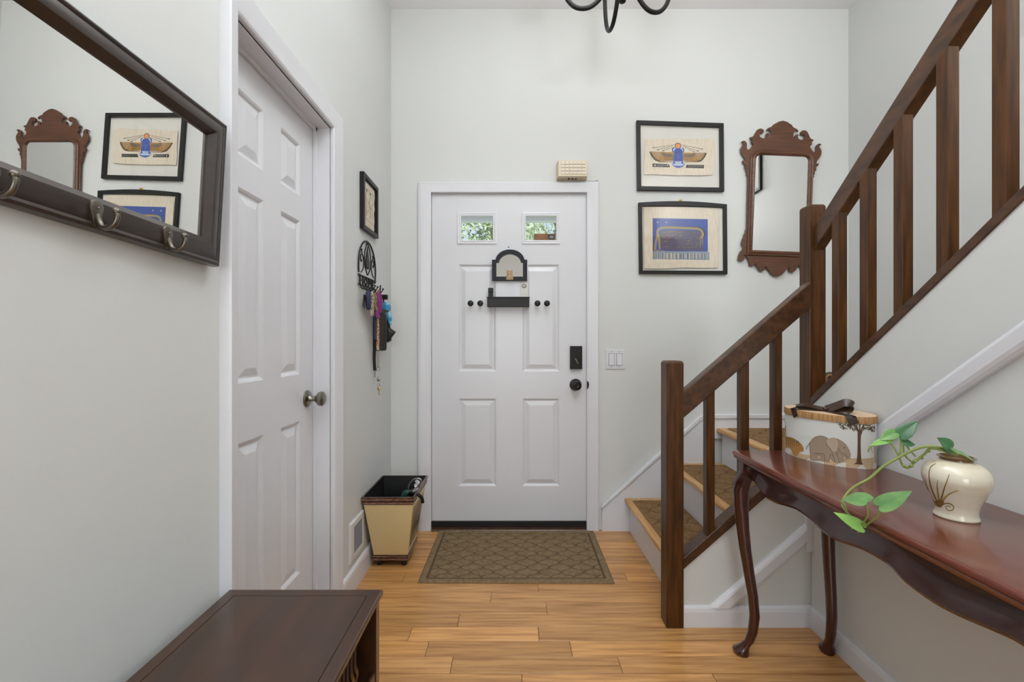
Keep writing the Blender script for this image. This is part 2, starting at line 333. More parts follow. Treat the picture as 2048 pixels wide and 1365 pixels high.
# ------------------------------------------------------------------ panelled doors
def panel_face(bm, fw, us, vs, panels, ulo, uhi, vlo, vhi, holes=(), dep=.009):
    """fw(u,v,w)->world. grid of flat quads around recessed, raised-field panels"""
    U = sorted({ulo, uhi, *[x for p in list(panels)+list(holes) for x in p[:2]]}); V = sorted({vlo, vhi, *[x for p in list(panels)+list(holes) for x in p[2:]]})
    inside = lambda u, v, L: any(p[0] < u < p[1] and p[2] < v < p[3] for p in L)
    for a, b in zip(U, U[1:]):
        for c_, d_ in zip(V, V[1:]):
            if inside((a+b)/2, (c_+d_)/2, panels) or inside((a+b)/2, (c_+d_)/2, holes): continue
            bm.faces.new([bm.verts.new(fw(*q, 0)) for q in ((a, c_), (b, c_), (b, d_), (a, d_))])
    for p in panels:
        rings = []
        for ins, w_ in ((0, 0), (.006, -dep*.35), (.012, -dep), (.017, -dep), (.040, -.0015), (.043, -.001)):
            rings.append([fw(u, v, w_) for u, v in ((p[0]+ins, p[2]+ins), (p[1]-ins, p[2]+ins), (p[1]-ins, p[3]-ins), (p[0]+ins, p[3]-ins))])
        L = [[bm.verts.new(q) for q in r] for r in rings]
        for r1, r2 in zip(L, L[1:]):
            for i in range(4): bm.faces.new([r1[i], r1[(i+1) % 4], r2[(i+1) % 4], r2[i]])
        bm.faces.new(L[-1])
# closet door, door_1 in the left wall
DF = -.785
d1 = tag(thing('door_1', None, None, (DF, CY1-.3, 0)), kind='structure')
bm = NB(); fw = lambda u, v, w_: (DF+w_, u, v)
pu = ((1.285, 1.421), (1.529, 1.666)); pv = ((1.665, 1.856), (1.005, 1.572), (.27, .832))
panel_face(bm, fw, 0, 0, [(a, b, c_, d_) for a, b in pu for c_, d_ in pv], CY0+.003, CY1-.003, .008, CZT-.005)
bm2 = NB(); box(bm2, DF-.034, DF-.0101, CY0+.003, CY1-.003, .008, CZT-.005)
obj('door_slab', bm, 'white', d1, norm=False); obj('door_core', bm2, 'white', d1)
def edge_frame(bm):   # closes the slab's rim
    for a, b in (((CY0+.003, .008), (CY1-.003, .008)), ((CY1-.003, .008), (CY1-.003, CZT-.005)), ((CY1-.003, CZT-.005), (CY0+.003, CZT-.005)), ((CY0+.003, CZT-.005), (CY0+.003, .008))):
        bm.faces.new([bm.verts.new(q) for q in ((DF, *a), (DF, *b), (DF-.0101, *b), (DF-.0101, *a))])
    return bm
obj('door_edge', edge_frame(NB()), 'white', d1)
kb = NB(); kc = (DF, 1.722, .907)
lathe(kb, kc, [(.033, 0), (.033, .004), (.029, .008), (.022, .010), (.014, .012), (.011, .016), (.010, .034), (.016, .038), (.025, .046), (.0285, .054), (.027, .062), (.018, .068), (.004, .070)], 'x', 28)
obj('door_knob', kb, 'nickel', d1, smooth=True)
# jambs and stop
jb = NB(); box(jb, LX-.118, LX, CY1-.001, CY1+.012, 0, CZT+.012); box(jb, LX-.118, LX, CY0-.012, CY0+.001, 0, CZT+.012); box(jb, LX-.118, LX, CY0, CY1, CZT-.001, CZT+.012)
wall('trim_4', jb, 'trim')
sb = NB(); box(sb, DF+.001, DF+.013, CY1-.013, CY1-.001, 0, CZT-.001); box(sb, DF+.001, DF+.013, CY0+.001, CY0+.013, 0, CZT-.001); box(sb, DF+.001, DF+.013, CY0+.001, CY1-.001, CZT-.013, CZT-.001)
wall('trim_5', sb, 'trim')
# clamshell casing, thicker at the outer edge
def casing(fw, path_in, path_out, prof):
    bm = NB(); rings = []
    for (a, b), (c_, d_) in zip(path_in, path_out): rings.append([fw(a+(c_-a)*s, b+(d_-b)*s, t) for s, t in prof])
    loft(bm, rings); return bm
cp = [(0, 0), (0, .012), (.1, .018), (.45, .020), (.8, .027), (.93, .029), (1, .024), (1, 0)]
cw = .066
bm = casing(lambda u, v, t: (LX+t, u, v), [(CY0-.004, 0), (CY0-.004, CZT+.004), (CY1+.004, CZT+.004), (CY1+.004, 0)], [(CY0-.004-.052, 0), (CY0-.004-.052, CZT+.004+cw), (CY1+.004+cw, CZT+.004+cw), (CY1+.004+cw, 0)], cp)
tag(obj('trim_6', bm, 'trim', base=(0, 0, 0), smooth=True), kind='structure')

# front door, door_2
DY = 2.703
fd = tag(thing('door_2', None, None, (0, DY, 0)), kind='structure')
def X(px, Y=DY): return (px-1024)*Y/F
def Z(py, Y=DY): return CZ-(py-682)*Y/F
fu = lambda u, v, w_: (u, DY-w_, v)
dx0, dx1, dz0, dz1 = X(862.5), X(1173.5), Z(1042), Z(385)
holes = [(X(921), X(987), Z(482), Z(431)), (X(1050), X(1114), Z(482), Z(431))]
pans = [(X(917), X(992), Z(743), Z(528.5)), (X(1045), X(1119), Z(743), Z(528.5)), (X(917.5), X(992.5), Z(972.5), Z(797)), (X(1045), X(1119), Z(972.5), Z(797))]
bm = NB(); panel_face(bm, fu, 0, 0, pans, dx0, dx1, dz0, dz1, holes)
obj('door_slab', bm, 'white', fd, norm=False)
bm = NB(); 
U = [dx0, holes[0][0], holes[0][1], holes[1][0], holes[1][1], dx1]
for a, b, h in zip(U, U[1:], (0, 1, 0, 1, 0)):
    if h:
        for c_, d_ in ((dz0, holes[0][2]), (holes[0][3], dz1)): box(bm, a, b, DY+.0105, DY+.042, c_, d_)
    else: box(bm, a, b, DY+.0105, DY+.042, dz0, dz1)
box(bm, dx0, dx0+.004, DY, DY+.0105, dz0, dz1); box(bm, dx1-.004, dx1, DY, DY+.0105, dz0, dz1); box(bm, dx0, dx1, DY, DY+.0105, dz1-.004, dz1)
obj('door_core', bm, 'white', fd)
for i, h in enumerate(holes):
    u0, u1, v0, v1 = h
    bm = NB()
    o_ = .019
    prof = [(-o_, 0), (-o_, .005), (-.012, .007), (-.006, .005), (-.002, .008), (.004, .006), (.004, -.03)]
    loft(bm, [[fu(*q, t) for s, t in prof for q in [(u0+sx*s if sx > 0 else u1-s, v0+s if sz > 0 else v1-s)]] for sx, sz in ((1, 1), (-1, 1), (-1, -1), (1, -1), (1, 1))], closed=False, caps=False)
    f_ = obj('window_frame', bm, 'trim', fd)
    obj('pane', B(u0, u1, DY+.016, DY+.020, v0, v1), 'pane', f_)
bm = NB(); box(bm, X(1068), X(1111), DY+.011, DY+.0145, Z(480.5), Z(466.5)); box(bm, X(1096), X(1110), DY+.0100, DY+.011, Z(478), Z(468), 1); box(bm, X(1100), X(1107), DY+.0093, DY+.010, Z(475), Z(471), 2)
tag(obj('window_label', bm, ['sticker', 'ink', 'greyink'], fd), 'brown label with dark square at the foot of the right pane')
obj('door_sweep', B(dx0, dx1, DY-.012, DY+.03, .012, dz0+.001), 'rubber', fd)
for zc_ in (Z(468), Z(722), Z(971)):
    bm = NB(); hx = dx0-.006
    for q in range(5): cyl(bm, (hx, DY-.008, zc_-.05+q*.02), .0055, .0192, n=10)
    box(bm, hx, dx0+.002, DY-.003, DY+.0, zc_-.05, zc_+.05)
    obj('hinge', bm, 'steel', fd, smooth=True)
bm = NB(); box(bm, X(1139.5), X(1163.5), DY-.022, DY, Z(738), Z(692))
db = obj('deadbolt', bm, 'bronze', fd, bevel=.002)
bm = NB(); c0 = Vector((X(1152), DY-.022, Z(722))); 
a_ = R(-28); dv = Vector((sin(a_), 0, cos(a_)))
prism(bm, [((c0.x+dv.x*s*.018+(-dv.z)*t*.004), (c0.z+dv.z*s*.018+dv.x*t*.004)) for s, t in ((-1, -1), (-1, 1), (1, 1), (1, -1))], 'y', DY-.036, DY-.022); obj('thumb_turn', bm, 'pewter', db, bevel=.001)
bm = NB(); lathe(bm, (X(1151), DY, Z(769.5)), [(.036, 0), (.036, .005), (.033, .009), (.02, .011), (.012, .014), (.011, .03), (.018, .035), (.027, .044), (.029, .052), (.026, .060), (.016, .064), (.012, .063), (.003, .063)], '-y', 30)
obj('door_knob', bm, 'bronze', fd, smooth=True)
bm = NB(); sx_ = X(1174.2, 2.67); prism(bm, [(sx_, .868-.024)]+[(sx_+.011*cos(R(a)), .868+.024*sin(R(a))) for a in range(-80, 81, 20)]+[(sx_, .868+.024)], 'y', 2.668, 2.674); obj('strike_plate', bm, 'bronze', fd)
for px in (941, 960.5, 1075, 1094):
    bm = NB(); lathe(bm, (X(px, 2.66), DY, Z(606.5, 2.66)), [(.011, 0), (.011, .003), (.006, .006), (.005, .030), (.012, .034), (.0175, .037), (.0175, .045), (.014, .048), (.003, .049)], '-y', 22)
    obj('coat_peg', bm, 'black', fd, smooth=True)
bm = NB(); lathe(bm, (X(1017), DY, Z(494)), [(.005, 0), (.004, .003), (.001, .004)], '-y', 10); obj('screw', bm, 'steel', fd)
# casing, jamb, threshold
cp2 = [(0, 0), (0, .010), (.08, .014), (.7, .018), (.9, .020), (1, .016), (1, 0)]
xi0, xi1, zi = X(861, 2.669), X(1174.5, 2.669), Z(383.5, 2.669); xo0, xo1, zo = X(836, 2.669), X(1198, 2.669), Z(363.5, 2.669)
bm = casing(lambda u, v, t: (u, FY-t, v), [(xi0, 0), (xi0, zi), (xi1, zi), (xi1, 0)], [(xo0, 0), (xo0, zo), (xo1, zo), (xo1, 0)], cp2)
tag(obj('trim_7', bm, 'trim', base=(0, 0, 0), smooth=True), kind='structure')
bm = NB(); box(bm, DX0-.001, xi0+.001, FY-.001, FY+.119, 0, DZ); box(bm, xi1-.001, DX1+.001, FY-.001, FY+.119, 0, DZ); box(bm, DX0, DX1, FY-.001, FY+.119, zi-.001, DZ+.001)
wall('trim_8', bm, 'trim')
bm = NB(); prism(bm, [(FY-.028, 0), (FY-.02, .009), (FY+.0, .013), (FY+.119, .013), (FY+.119, 0)], 'x', DX0+.014, DX1-.014)
tag(obj('threshold', bm, 'walnuty', base=(0, 0, 0)), kind='structure')

# ------------------------------------------------------------------ outside
OUT = NB(); box(OUT, -30, 30, FY+.12, 60, -.6, -.5); wall('ground', OUT, 'lawn')
bm = NB(); box(bm, -1.3, 1.5, 3.95, 4.03, 2.185, 2.24); wall('trim_9', bm, 'trim')
bm = NB(); box(bm, -1.3, 1.5, FY+.12, 4.3, 2.30, 2.36); box(bm, -1.3, 1.5, 3.97, 4.02, 2.24, 2.30); wall('porch_roof', bm, 'ceil')
wall('porch_floor', B(-2.5, 3.5, FY+.12, 4.3, -.5, -.12), 'ceil')
def tree(name, x, y, h, rad, label, n, seed):
    rnd = random.Random(seed); t = thing(name, label, 'tree', (x, y, -.5), 'trees outside the front door')
    bm = NB(); tube(bm, [(x, y, -.5), (x+.1, y, h*.3), (x-.1, y+.1, h*.6), (x, y, h*.9)], lambda s: .16*(1-s)+.02, 10, sm=4)
    for k_ in range(9):
        a = rnd.uniform(0, 6.28); z = h*rnd.uniform(.3, .75); r_ = rad*rnd.uniform(.5, .9)
        tube(bm, [(x, y, z), (x+cos(a)*r_*.5, y+sin(a)*r_*.5, z+.5), (x+cos(a)*r_, y+sin(a)*r_, z+rnd.uniform(.5, 1.3))], lambda s: .05*(1-s)+.008, 6, sm=3)
    obj('trunk', bm, 'bark', t, smooth=True)
    bm = NB(); cl = [(rnd.gauss(0, rad*.45), rnd.gauss(0, rad*.45), h*.65+rnd.gauss(0, h*.16)) for _ in range(34)]
    for _ in range(n):
        c_ = rnd.choice(cl); p = Vector((x+c_[0]+rnd.gauss(0, .28), y+c_[1]+rnd.gauss(0, .28), c_[2]+rnd.gauss(0, .25)))
        a = Vector((rnd.gauss(0, 1), rnd.gauss(0, 1), rnd.gauss(0, 1))).normalized(); b = a.orthogonal().normalized(); s = rnd.uniform(.035, .065)
        n_ = a.cross(b)
        v = [bm.verts.new(q) for q in (p-a*s, p+b*s*.45+n_*s*.15, p+a*s, p-b*s*.45+n_*s*.15)]; bm.faces.new(v[:3]); bm.faces.new([v[0], v[2], v[3]])
    tag(obj('foliage', bm, 'foliage', t, norm=False), kind='stuff')
tree('leafy_tree', -.15, 9, 4.6, .75, 'green leafy tree behind the left pane of the front door', 7000, 3)
tree('leafy_tree', 1.5, 14.5, 6.4, 1.6, 'yellow-green leafy tree with bare boughs behind the right pane of the front door', 8000, 5)

# ------------------------------------------------------------------ stairs
st = thing('staircase', 'white and oak staircase turning up at a landing beside the front door', 'staircase', (1.2, 2.2, 0))
XN = [.666, .925, 1.212]; ZN = [.197, .403, .612]; LY0, LY1 = 1.836, FY-.022
xe = SX
for i in range(3):
    nx, nz = XN[i], ZN[i]; z0 = ZN[i-1] if i else 0
    obj('riser', B(nx+.032, nx+.05, LY0, LY1, z0-(.02 if i else 0), nz-.026), 'trim', st)
    nxt = (XN[i+1]+.05) if i < 2 else SX-.001
    bm = NB(); t = .026
    prism(bm, [(nx+.006, nz-t), (nx+.001, nz-t+.005), (nx, nz-t/2), (nx+.001, nz-.005), (nx+.006, nz), (nxt, nz), (nxt, nz-t)], 'y', LY0, LY1 if i < 2 else FY-.001)
    obj('tread' if i < 2 else 'landing', bm, 'tread', st)
for k_ in range(8):   # upper flight, rising towards the camera
    yn = 1.86-.255*k_; zt = .812+.2*k_
    obj('riser', B(RX+.056, SX-.001, yn-.05, yn-.032, zt-.2, zt-.026), 'trim', st)
    bm = NB(); prism(bm, [(yn, zt-.013), (yn-.006, zt), (yn-.29, zt), (yn-.29, zt-.026), (yn-.006, zt-.026)], 'x', RX+.056, SX-.001); obj('tread', bm, 'tread', st)
obj('upper_floor', B(RX+.056, SX-.001, BY+.001, -.19, 2.2, 2.41), 'tread', st)
# skirt board along the front wall, with a cap bead, and the landing's baseboard
sk = [(.535, 0), (.535, .138), (1.115, .655), (1.145, .668), (SX-.001, .668), (SX-.001, .55), (1.15, .55), (1.15, .3), (.75, 0)]
tag(obj('baseboard_stair_front', prism(NB(), sk, 'y', FY-.020, FY), 'trim', base=(0, 0, 0)), kind='structure')
cap = [(.527, .138), (.535, .156), (1.11, .676), (1.14, .692), (SX-.001, .692), (SX-.001, .668), (1.145, .668), (1.115, .655), (.535, .138)]
tag(obj('trim_10', prism(NB(), cap, 'y', FY-.028, FY), 'trim', base=(0, 0, 0), bevel=.003), kind='structure')

# balustrades
nw = NB()
ban = thing('lower_balustrade', 'dark-stained wooden balustrade with three balusters along the lowest steps', 'railing', (.9, 1.81, 0))
def newel(bm, x0, x1, y0, y1, z0, z1):
    b = .006; loft(bm, [[(x0, y0, z), (x1, y0, z), (x1, y1, z), (x0, y1, z)] for z in (z0, z1-.008)]+[[(x0+b, y0+b, z1), (x1-b, y0+b, z1), (x1-b, y1-b, z1), (x0+b, y1-b, z1)]]); return bm
obj('newel_post', newel(NB(), .606, .674, 1.764, 1.834, 0, 1.05), 'walnut', ban, bevel=.003)
RL = lambda x: .825+.868*(x-.68)    # underside of the lower handrail
obj('handrail', prism(NB(), [(.672, RL(.672)), (.672, RL(.672)+.104), (1.18, RL(1.18)+.104), (1.18, RL(1.18))], 'y', 1.776, 1.822), 'walnuty', ban, bevel=.004)
obj('shoe_rail', prism(NB(), [(.672, SL(.672)), (.672, SL(.672)+.045), (1.18, SL(1.18)+.045), (1.18, SL(1.18))], 'y', 1.776, 1.836), 'walnuty', ban, bevel=.002)
for xr in (.804, .940, 1.071):
    x0 = xr-.033
    obj('baluster', prism(NB(), [(x0, SL(x0)+.043), (x0, RL(x0)+.005), (xr, RL(xr)+.005), (xr, SL(xr)+.043)], 'y', 1.783, 1.817), 'walnut', ban, bevel=.0015)
ub = thing('upper_balustrade', 'dark-stained wooden balustrade with tall newel climbing right above the console table', 'railing', (1.2, 1.8, .6))
obj('newel_post', newel(NB(), 1.178, 1.243, 1.781, 1.846, .62, 1.672), 'walnut', ub, bevel=.003)
RU = lambda y: 1.488+.818*(1.781-y)
yend = -.25
obj('handrail', prism(NB(), [(1.783, RU(1.783)), (1.783, RU(1.783)+.090), (yend, RU(yend)+.09), (yend, RU(yend))], 'x', 1.195, 1.238), 'walnuty', ub, bevel=.004)
obj('shoe_rail', prism(NB(), [(1.783, SH(1.783)), (1.783, SH(1.783)+.032), (yend, SH(yend)+.032), (yend, SH(yend))], 'x', 1.18, 1.243), 'walnuty', ub, bevel=.002)
ys = [1.6454, 1.5114, 1.3745, 1.2328, 1.0858, .94, .80, .66, .52, .38, .24, .10, -.04]
for y in ys:
    y1 = y+.034
    obj('baluster', prism(NB(), [(y, SH(y)+.030), (y, RU(y)+.005), (y1, RU(y1)+.005), (y1, SH(y1)+.030)], 'x', 1.193, 1.226), 'walnut', ub, bevel=.0015)

# mats: a grid whose height and colour follow a wavy lattice of grooves
def ogee(x, y, cx, cy):
    a = x/cx+y/cy; b = x/cx-y/cy
    a2 = a+.07*sin(2*pi*b); b2 = b+.07*sin(2*pi*a)
    da = abs(a2-round(a2)); db_ = abs(b2-round(b2)); return min(da, db_)
def rug(name, x0, x1, y0, y1, z, th, m, label, cat, cx=.186, cy=.17, border=.035, step=.006, gw=.05, rot=0, skew=None, group=None):
    nx, ny = max(2, int((x1-x0)/step)), max(2, int((y1-y0)/step)); cxm, cym = (x0+x1)/2, (y0+y1)/2
    bm = NB(); lay = bm.verts.layers.float.new('groove'); G = []
    for j in range(ny+1):
        row = []
        for i in range(nx+1):
            x, y = x0+(x1-x0)*i/nx, y0+(y1-y0)*j/ny; ed = min(x-x0, x1-x, y-y0, y1-y)
            g = max(0, 1-ogee(x-cxm, y-cym, cx, cy)/gw) if ed > border else 0
            if border > .015 and abs(ed-border) < .0045: g = 1
            h = th-.0035*g-(.5*th if ed < 1e-6 else 0)
            px, py = x, y
            if skew: px, py = skew((x-x0)/(x1-x0), (y-y0)/(y1-y0), x, y)
            v = bm.verts.new((px, py, z+h)); v[lay] = g; row.append(v)
        G.append(row)
    for j in range(ny):
        for i in range(nx): bm.faces.new([G[j][i], G[j][i+1], G[j+1][i+1], G[j+1][i]])
    ring = G[0]+[r[-1] for r in G[1:]]+G[-1][-2::-1]+[r[0] for r in G[-2:0:-1]]
    low = [bm.verts.new((v.co.x, v.co.y, z)) for v in ring]
    for i in range(len(ring)): j = (i+1) % len(ring); bm.faces.new([ring[i], low[i], low[j], ring[j]])
    return tag(obj(name, bm, m, smooth=True), label, cat, group)
mx0, mx1, my0, my1 = -.405, .437, 2.088, 2.69
rug('doormat', -.40, .44, 2.09, 2.655, 0, .009, 'rug', 'olive-brown doormat with a lattice pattern in front of the door', 'mat', cx=.101, cy=.096, gw=.085, step=.0045,
    skew=lambda s, t, x, y: (P3(835+(1229-835)*s, 1168, 2.09).x*(1-t)+P3(878+(1187-878)*s, 1062, 2.655).x*t, y+(-.006*(s-.5) if t < .01 else 0)))
g_ = 'lattice mats on the stairs'
rug('stair_mat', XN[0]+.036, XN[1]+.028, LY0+.02, LY1-.05, ZN[0], .007, 'stairrug', 'tan lattice mat on the lowest step', 'stair mat', cx=.15, cy=.15, border=.012, group=g_)
rug('stair_mat', XN[1]+.036, XN[2]+.028, LY0+.02, LY1-.05, ZN[1], .007, 'stairrug', 'tan lattice mat on the second step', 'stair mat', cx=.15, cy=.15, border=.012, group=g_)
rug('stair_mat', XN[2]+.05, XN[2]+.72, LY0+.06, LY1-.03, ZN[2], .007, 'stairrug', 'tan lattice mat on the landing above the steps', 'stair mat', cx=.15, cy=.15, border=.012, group=g_)

# wooden ornament on the landing behind the tall newel
orn = thing('wooden_ornament', 'dark carved wooden ornament with a tan ring, just behind the tall newel', 'ornament', (1.375, 1.93, .612))
bm = NB(); lathe(bm, (1.375, 1.93, .612), [(.04, 0), (.042, .02), (.022, .05), (.02, .12), (.03, .2), (.034, .24), (.03, .29)], n=20); obj('pedestal', bm, 'wooddk', orn, smooth=True)
bm = NB(); ball(bm, (1.366, 1.93, .950), .046, 20, sc=(1, .6, 1)); hd = obj('head', bm, 'wooddk', orn, smooth=True)
bm = NB(); tube(bm, [(1.343+.0155*cos(a), 1.902, .9635+.021*sin(a)) for a in [2*pi*k_/24 for k_ in range(25)]], .005, 8); obj('ring', bm, 'woodtan', hd, smooth=True)

# ------------------------------------------------------------------ console table
TZ, TX0, TX1, TY1, TY0 = .727, .806, 1.181, 1.656, .52
tb = thing('console_table', 'mahogany console table with cabriole legs and scalloped apron along the right wall', 'table', ((TX0+TX1)/2, 1.1, 0))
bm = NB(); loft(bm, [rrect(TX0+i, TX1-min(i, .004), TY0+i, TY1-i, .012-min(i, .008)*.6, z) for i, z in ((.02, TZ-.034), (.012, TZ-.031), (.011, TZ-.026), (.005, TZ-.0235), (.003, TZ-.019), (.0055, TZ-.0155), (.0005, TZ-.013), (0, TZ-.008), (.001, TZ-.0035), (.0045, TZ-.0006), (.007, TZ))])
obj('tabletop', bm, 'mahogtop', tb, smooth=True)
prof_b = [(1.60, .64), (1.56, .636), (1.52, .618), (1.487, .6076), (1.4345, .6084), (1.38, .619), (1.323, .627), (1.258, .6206), (1.2135, .609), (1.171, .6076), (1.12, .617), (1.0727, .625), (1.009, .6255), (.9618, .6098), (.898, .603), (.8427, .608), (.79, .618), (.74, .624), (.68, .611), (.63, .612), (.59, .63), (.575, .64)]
pb = smoothpts([(0, a, b) for a, b in prof_b], 4)
def apron(bm, P):   # P: (point on the inner line at given height zb, out vector)
    rings = []
    for q, o_, zb in P:
        S_ = [(0, TZ-.036), (0, zb+.040), (.004, zb+.032), (.012, zb+.018), (.015, zb+.009), (.0125, zb+.002), (.006, zb), (-.010, zb+.001), (-.010, TZ-.036)]
        rings.append([(q[0]+o_[0]*s, q[1]+o_[1]*s, z) for s, z in S_])
    return loft(bm, rings)
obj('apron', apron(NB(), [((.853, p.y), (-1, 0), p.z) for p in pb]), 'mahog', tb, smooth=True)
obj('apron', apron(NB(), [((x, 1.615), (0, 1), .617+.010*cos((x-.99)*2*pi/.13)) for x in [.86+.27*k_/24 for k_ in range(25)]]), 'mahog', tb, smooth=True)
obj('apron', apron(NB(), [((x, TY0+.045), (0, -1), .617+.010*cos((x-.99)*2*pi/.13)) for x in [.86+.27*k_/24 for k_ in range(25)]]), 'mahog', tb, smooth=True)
obj('apron', B(1.135, 1.15, TY0+.05, 1.61, .62, TZ-.034), 'mahog', tb)
def cab_leg(cx, cy, ox, oy):
    """cabriole leg: offset along (ox,oy) and radius with height"""
    bm = NB(); prof = [(0, .016, .022), (.006, .019, .026), (.016, .021, .0275), (.024, .016, .023), (.036, .008, .017), (.055, -.004, .0155), (.09, -.013, .0165), (.15, -.018, .0172), (.22, -.013, .0175), (.30, -.002, .0185), (.38, .008, .020), (.46, .015, .0215), (.54, .020, .0235), (.59, .021, .0245), (.62, .016, .025), (.645, .006, .025), (.66, 0, .025), (.695, 0, .025)]
    rings = []
    for z, o_, r_ in prof:
        c_ = Vector((cx+ox*o_, cy+oy*o_, z)); sq = max(0, min(1, (z-.5)/.14))
        ring = []
        for k_ in range(16):
            a = 2*pi*k_/16+pi/16; q = 1/max(abs(cos(a)), abs(sin(a))); q = 1+(min(q, 1.3)-1)*sq*.9
            ring.append(c_+Vector((cos(a)*r_*q, sin(a)*r_*q, 0)))
        rings.append(ring)
    return loft(bm, rings)
for cx, cy, ox, oy in ((.846, 1.613, -1, .55), (1.140, 1.616, .2, .9), (.846, TY0+.045, -1, -.55), (1.140, TY0+.045, .2, -.9)):
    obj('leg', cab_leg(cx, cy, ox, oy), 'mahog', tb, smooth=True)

# ------------------------------------------------------------------ things projected onto curved surfaces (prints)
def bvh(o):
    me = o.data; m = o.matrix_world.copy(); b = wl(o)
    return BVHTree.FromPolygons([v.co+b for v in me.vertices], [p.vertices[:] for p in me.polygons])
EYE = Vector((0, 0, CZ))
def hitpx(tree_, px, py):
    h = tree_.ray_cast(EYE, Vector(((px-1024)/F, 1, -(py-682)/F)).normalized())
    return (h[0], h[1]) if h[0] is not None else (None, None)
def decal(bm, tree_, pts, mi, off=.0006, cuts=2):
    """a printed patch: outline laid onto the surface"""
    b2 = bmesh.new(); vs = [b2.verts.new((x, y, 0)) for x, y in pts]; f = b2.faces.new(vs)
    bmesh.ops.triangulate(b2, faces=[f]);
    if cuts: bmesh.ops.subdivide_edges(b2, edges=b2.edges[:], cuts=cuts, use_grid_fill=True)
    vm = {}
    for v in b2.verts:
        p, n = hitpx(tree_, v.co.x, v.co.y)
        if p is None: vm[v] = None; continue
        if n.dot(EYE-p) < 0: n = -n
        vm[v] = bm.verts.new(p+n*off)
    for f in b2.faces:
        q = [vm[v] for v in f.verts]
        if None in q: continue
        bm.faces.new(q).material_index = mi
    b2.free()
def stroke(pts, w0, w1=None, sm=4):
    """outline of a tapering brush stroke through 2D points"""
    w1 = w0 if w1 is None else w1; P = smoothpts([(x, y, 0) for x, y in pts], sm); L, Rr = [], []
    for i, p in enumerate(P):
        t = (P[min(i+1, len(P)-1)]-P[max(i-1, 0)]).normalized(); w_ = (w0+(w1-w0)*i/(len(P)-1))/2
        L.append((p.x-t.y*w_, p.y+t.x*w_)); Rr.append((p.x+t.y*w_, p.y-t.x*w_))
    return [(L[i], L[i+1], Rr[i+1], Rr[i]) for i in range(len(P)-1)]

# oval hat box
HB = (1.08, 1.54); ha, hb_, hr = .09, .14, .4
def oval(k_, z, g=0, n=64): 
    t = 2*pi*k_/n; x, y = (ha+g)*cos(t), (hb_+g)*sin(t); return Vector((HB[0]+x*cos(hr)-y*sin(hr), HB[1]+x*sin(hr)+y*cos(hr), z))
hx = thing('hat_box', 'oval cream hat box printed with an elephant and a tree, on the console table', 'box', (HB[0], HB[1], TZ))
BT = .886
body = obj('box_body', loft(NB(), [[oval(k_, z) for k_ in range(64)] for z in (TZ, BT)]), 'boxside', hx, smooth=True)
lidr = [[oval(k_, z, g) for k_ in range(64)] for z, g in ((BT-.018, .003), (BT+.001, .003), (BT+.004, .0015))]
lid = obj('lid', loft(NB(), lidr), 'lid', hx, smooth=True)
obj('lid_top', loft(NB(), [[oval(k_, z, g) for k_ in range(64)] for z, g in ((BT+.0035, .0015), (BT+.0045, -.0005))]), 'lidtop', hx)
bt = bvh(body); bm = NB()
o1 = lambda x, y: (1560+x/9.1, 790+y/9.1)       # coordinates measured in a 9.1x enlargement
def D(pts, mi, off=.0006, cuts=2): decal(bm, bt, [o1(*p) for p in pts], mi, off, cuts)
def DS(pts, w0, w1, mi, off=.0009, sm=4):
    for q in stroke(pts, w0, w1, sm): decal(bm, bt, [o1(*p) for p in q], mi, off, 0)
# materials: 0 grass 1 cream 2 elephant 3 elephant line 4 ear 5 trunk 6 leaf 7 tiger 8 ink
gx = [100, 250, 400, 550, 700, 900, 1100, 1300, 1500, 1650, 1745]; gt = [1010, 1010, 1040, 1060, 1080, 1090, 1120, 1110, 1120, 1110, 1080]; gb = [1072, 1108, 1138, 1168, 1196, 1228, 1258, 1280, 1298, 1306, 1305]
def low(x):
    y = 1000
    while hitpx(bt, *o1(x, y+6))[0] is not None: y += 6
    return y
gx[-1] = 1738; gx[0] = 104; gb = [low(x)+2 for x in gx]
for (xa, ta, ba), (xb, tb_, bb) in zip(list(zip(gx, gt, gb)), list(zip(gx, gt, gb))[1:]):
    D([(xa, ta+40), (xb, tb_+40), (xb, bb), (xa, ba)], 0, .0004, 1)
rg = random.Random(4)
for _ in range(120):
    x = rg.uniform(110, 1730); i = max(j for j in range(len(gx)) if gx[j] <= x); y = gt[i]+50
    DS([(x, y+60), (x+rg.uniform(-8, 8), y-rg.uniform(0, 50))], 7, 1, 0, .0005, 1)
ele = [(560, 1190), (553, 1060), (545, 960), (550, 870), (590, 810), (650, 765), (740, 745), (820, 762), (880, 795), (960, 775), (1060, 800), (1150, 850), (1215, 910), (1265, 1000), (1290, 1080), (1280, 1150), (1210, 1110), (1130, 1060), (1075, 1010), (1045, 960), (1035, 1030), (1045, 1110), (1070, 1180), (1095, 1240), (1050, 1240), (980, 1230), (985, 1150), (945, 1060), (925, 1080), (905, 1150), (890, 1228), (810, 1220), (815, 1130), (795, 1070), (700, 1070), (730, 1080), (735, 1140), (730, 1200), (680, 1200), (680, 1120), (655, 1065), (625, 1080), (615, 1200)]
D(ele, 2, .0007, 1)
D([(835, 850), (870, 800), (950, 780), (1030, 800), (1060, 850), (1055, 930), (1040, 1000), (1010, 1035), (960, 1030), (910, 970), (860, 910)], 4, .001, 1)
DS([(550, 870), (515, 920), (485, 960), (488, 995)], 12, 10, 3)
DS([(835, 850), (860, 910), (910, 970), (955, 1030)], 10, 8, 3, .0013); DS([(560, 1190), (553, 1060), (545, 960), (550, 870), (590, 810), (650, 765), (740, 745), (820, 762), (880, 795)], 7, 7, 3, .0012)
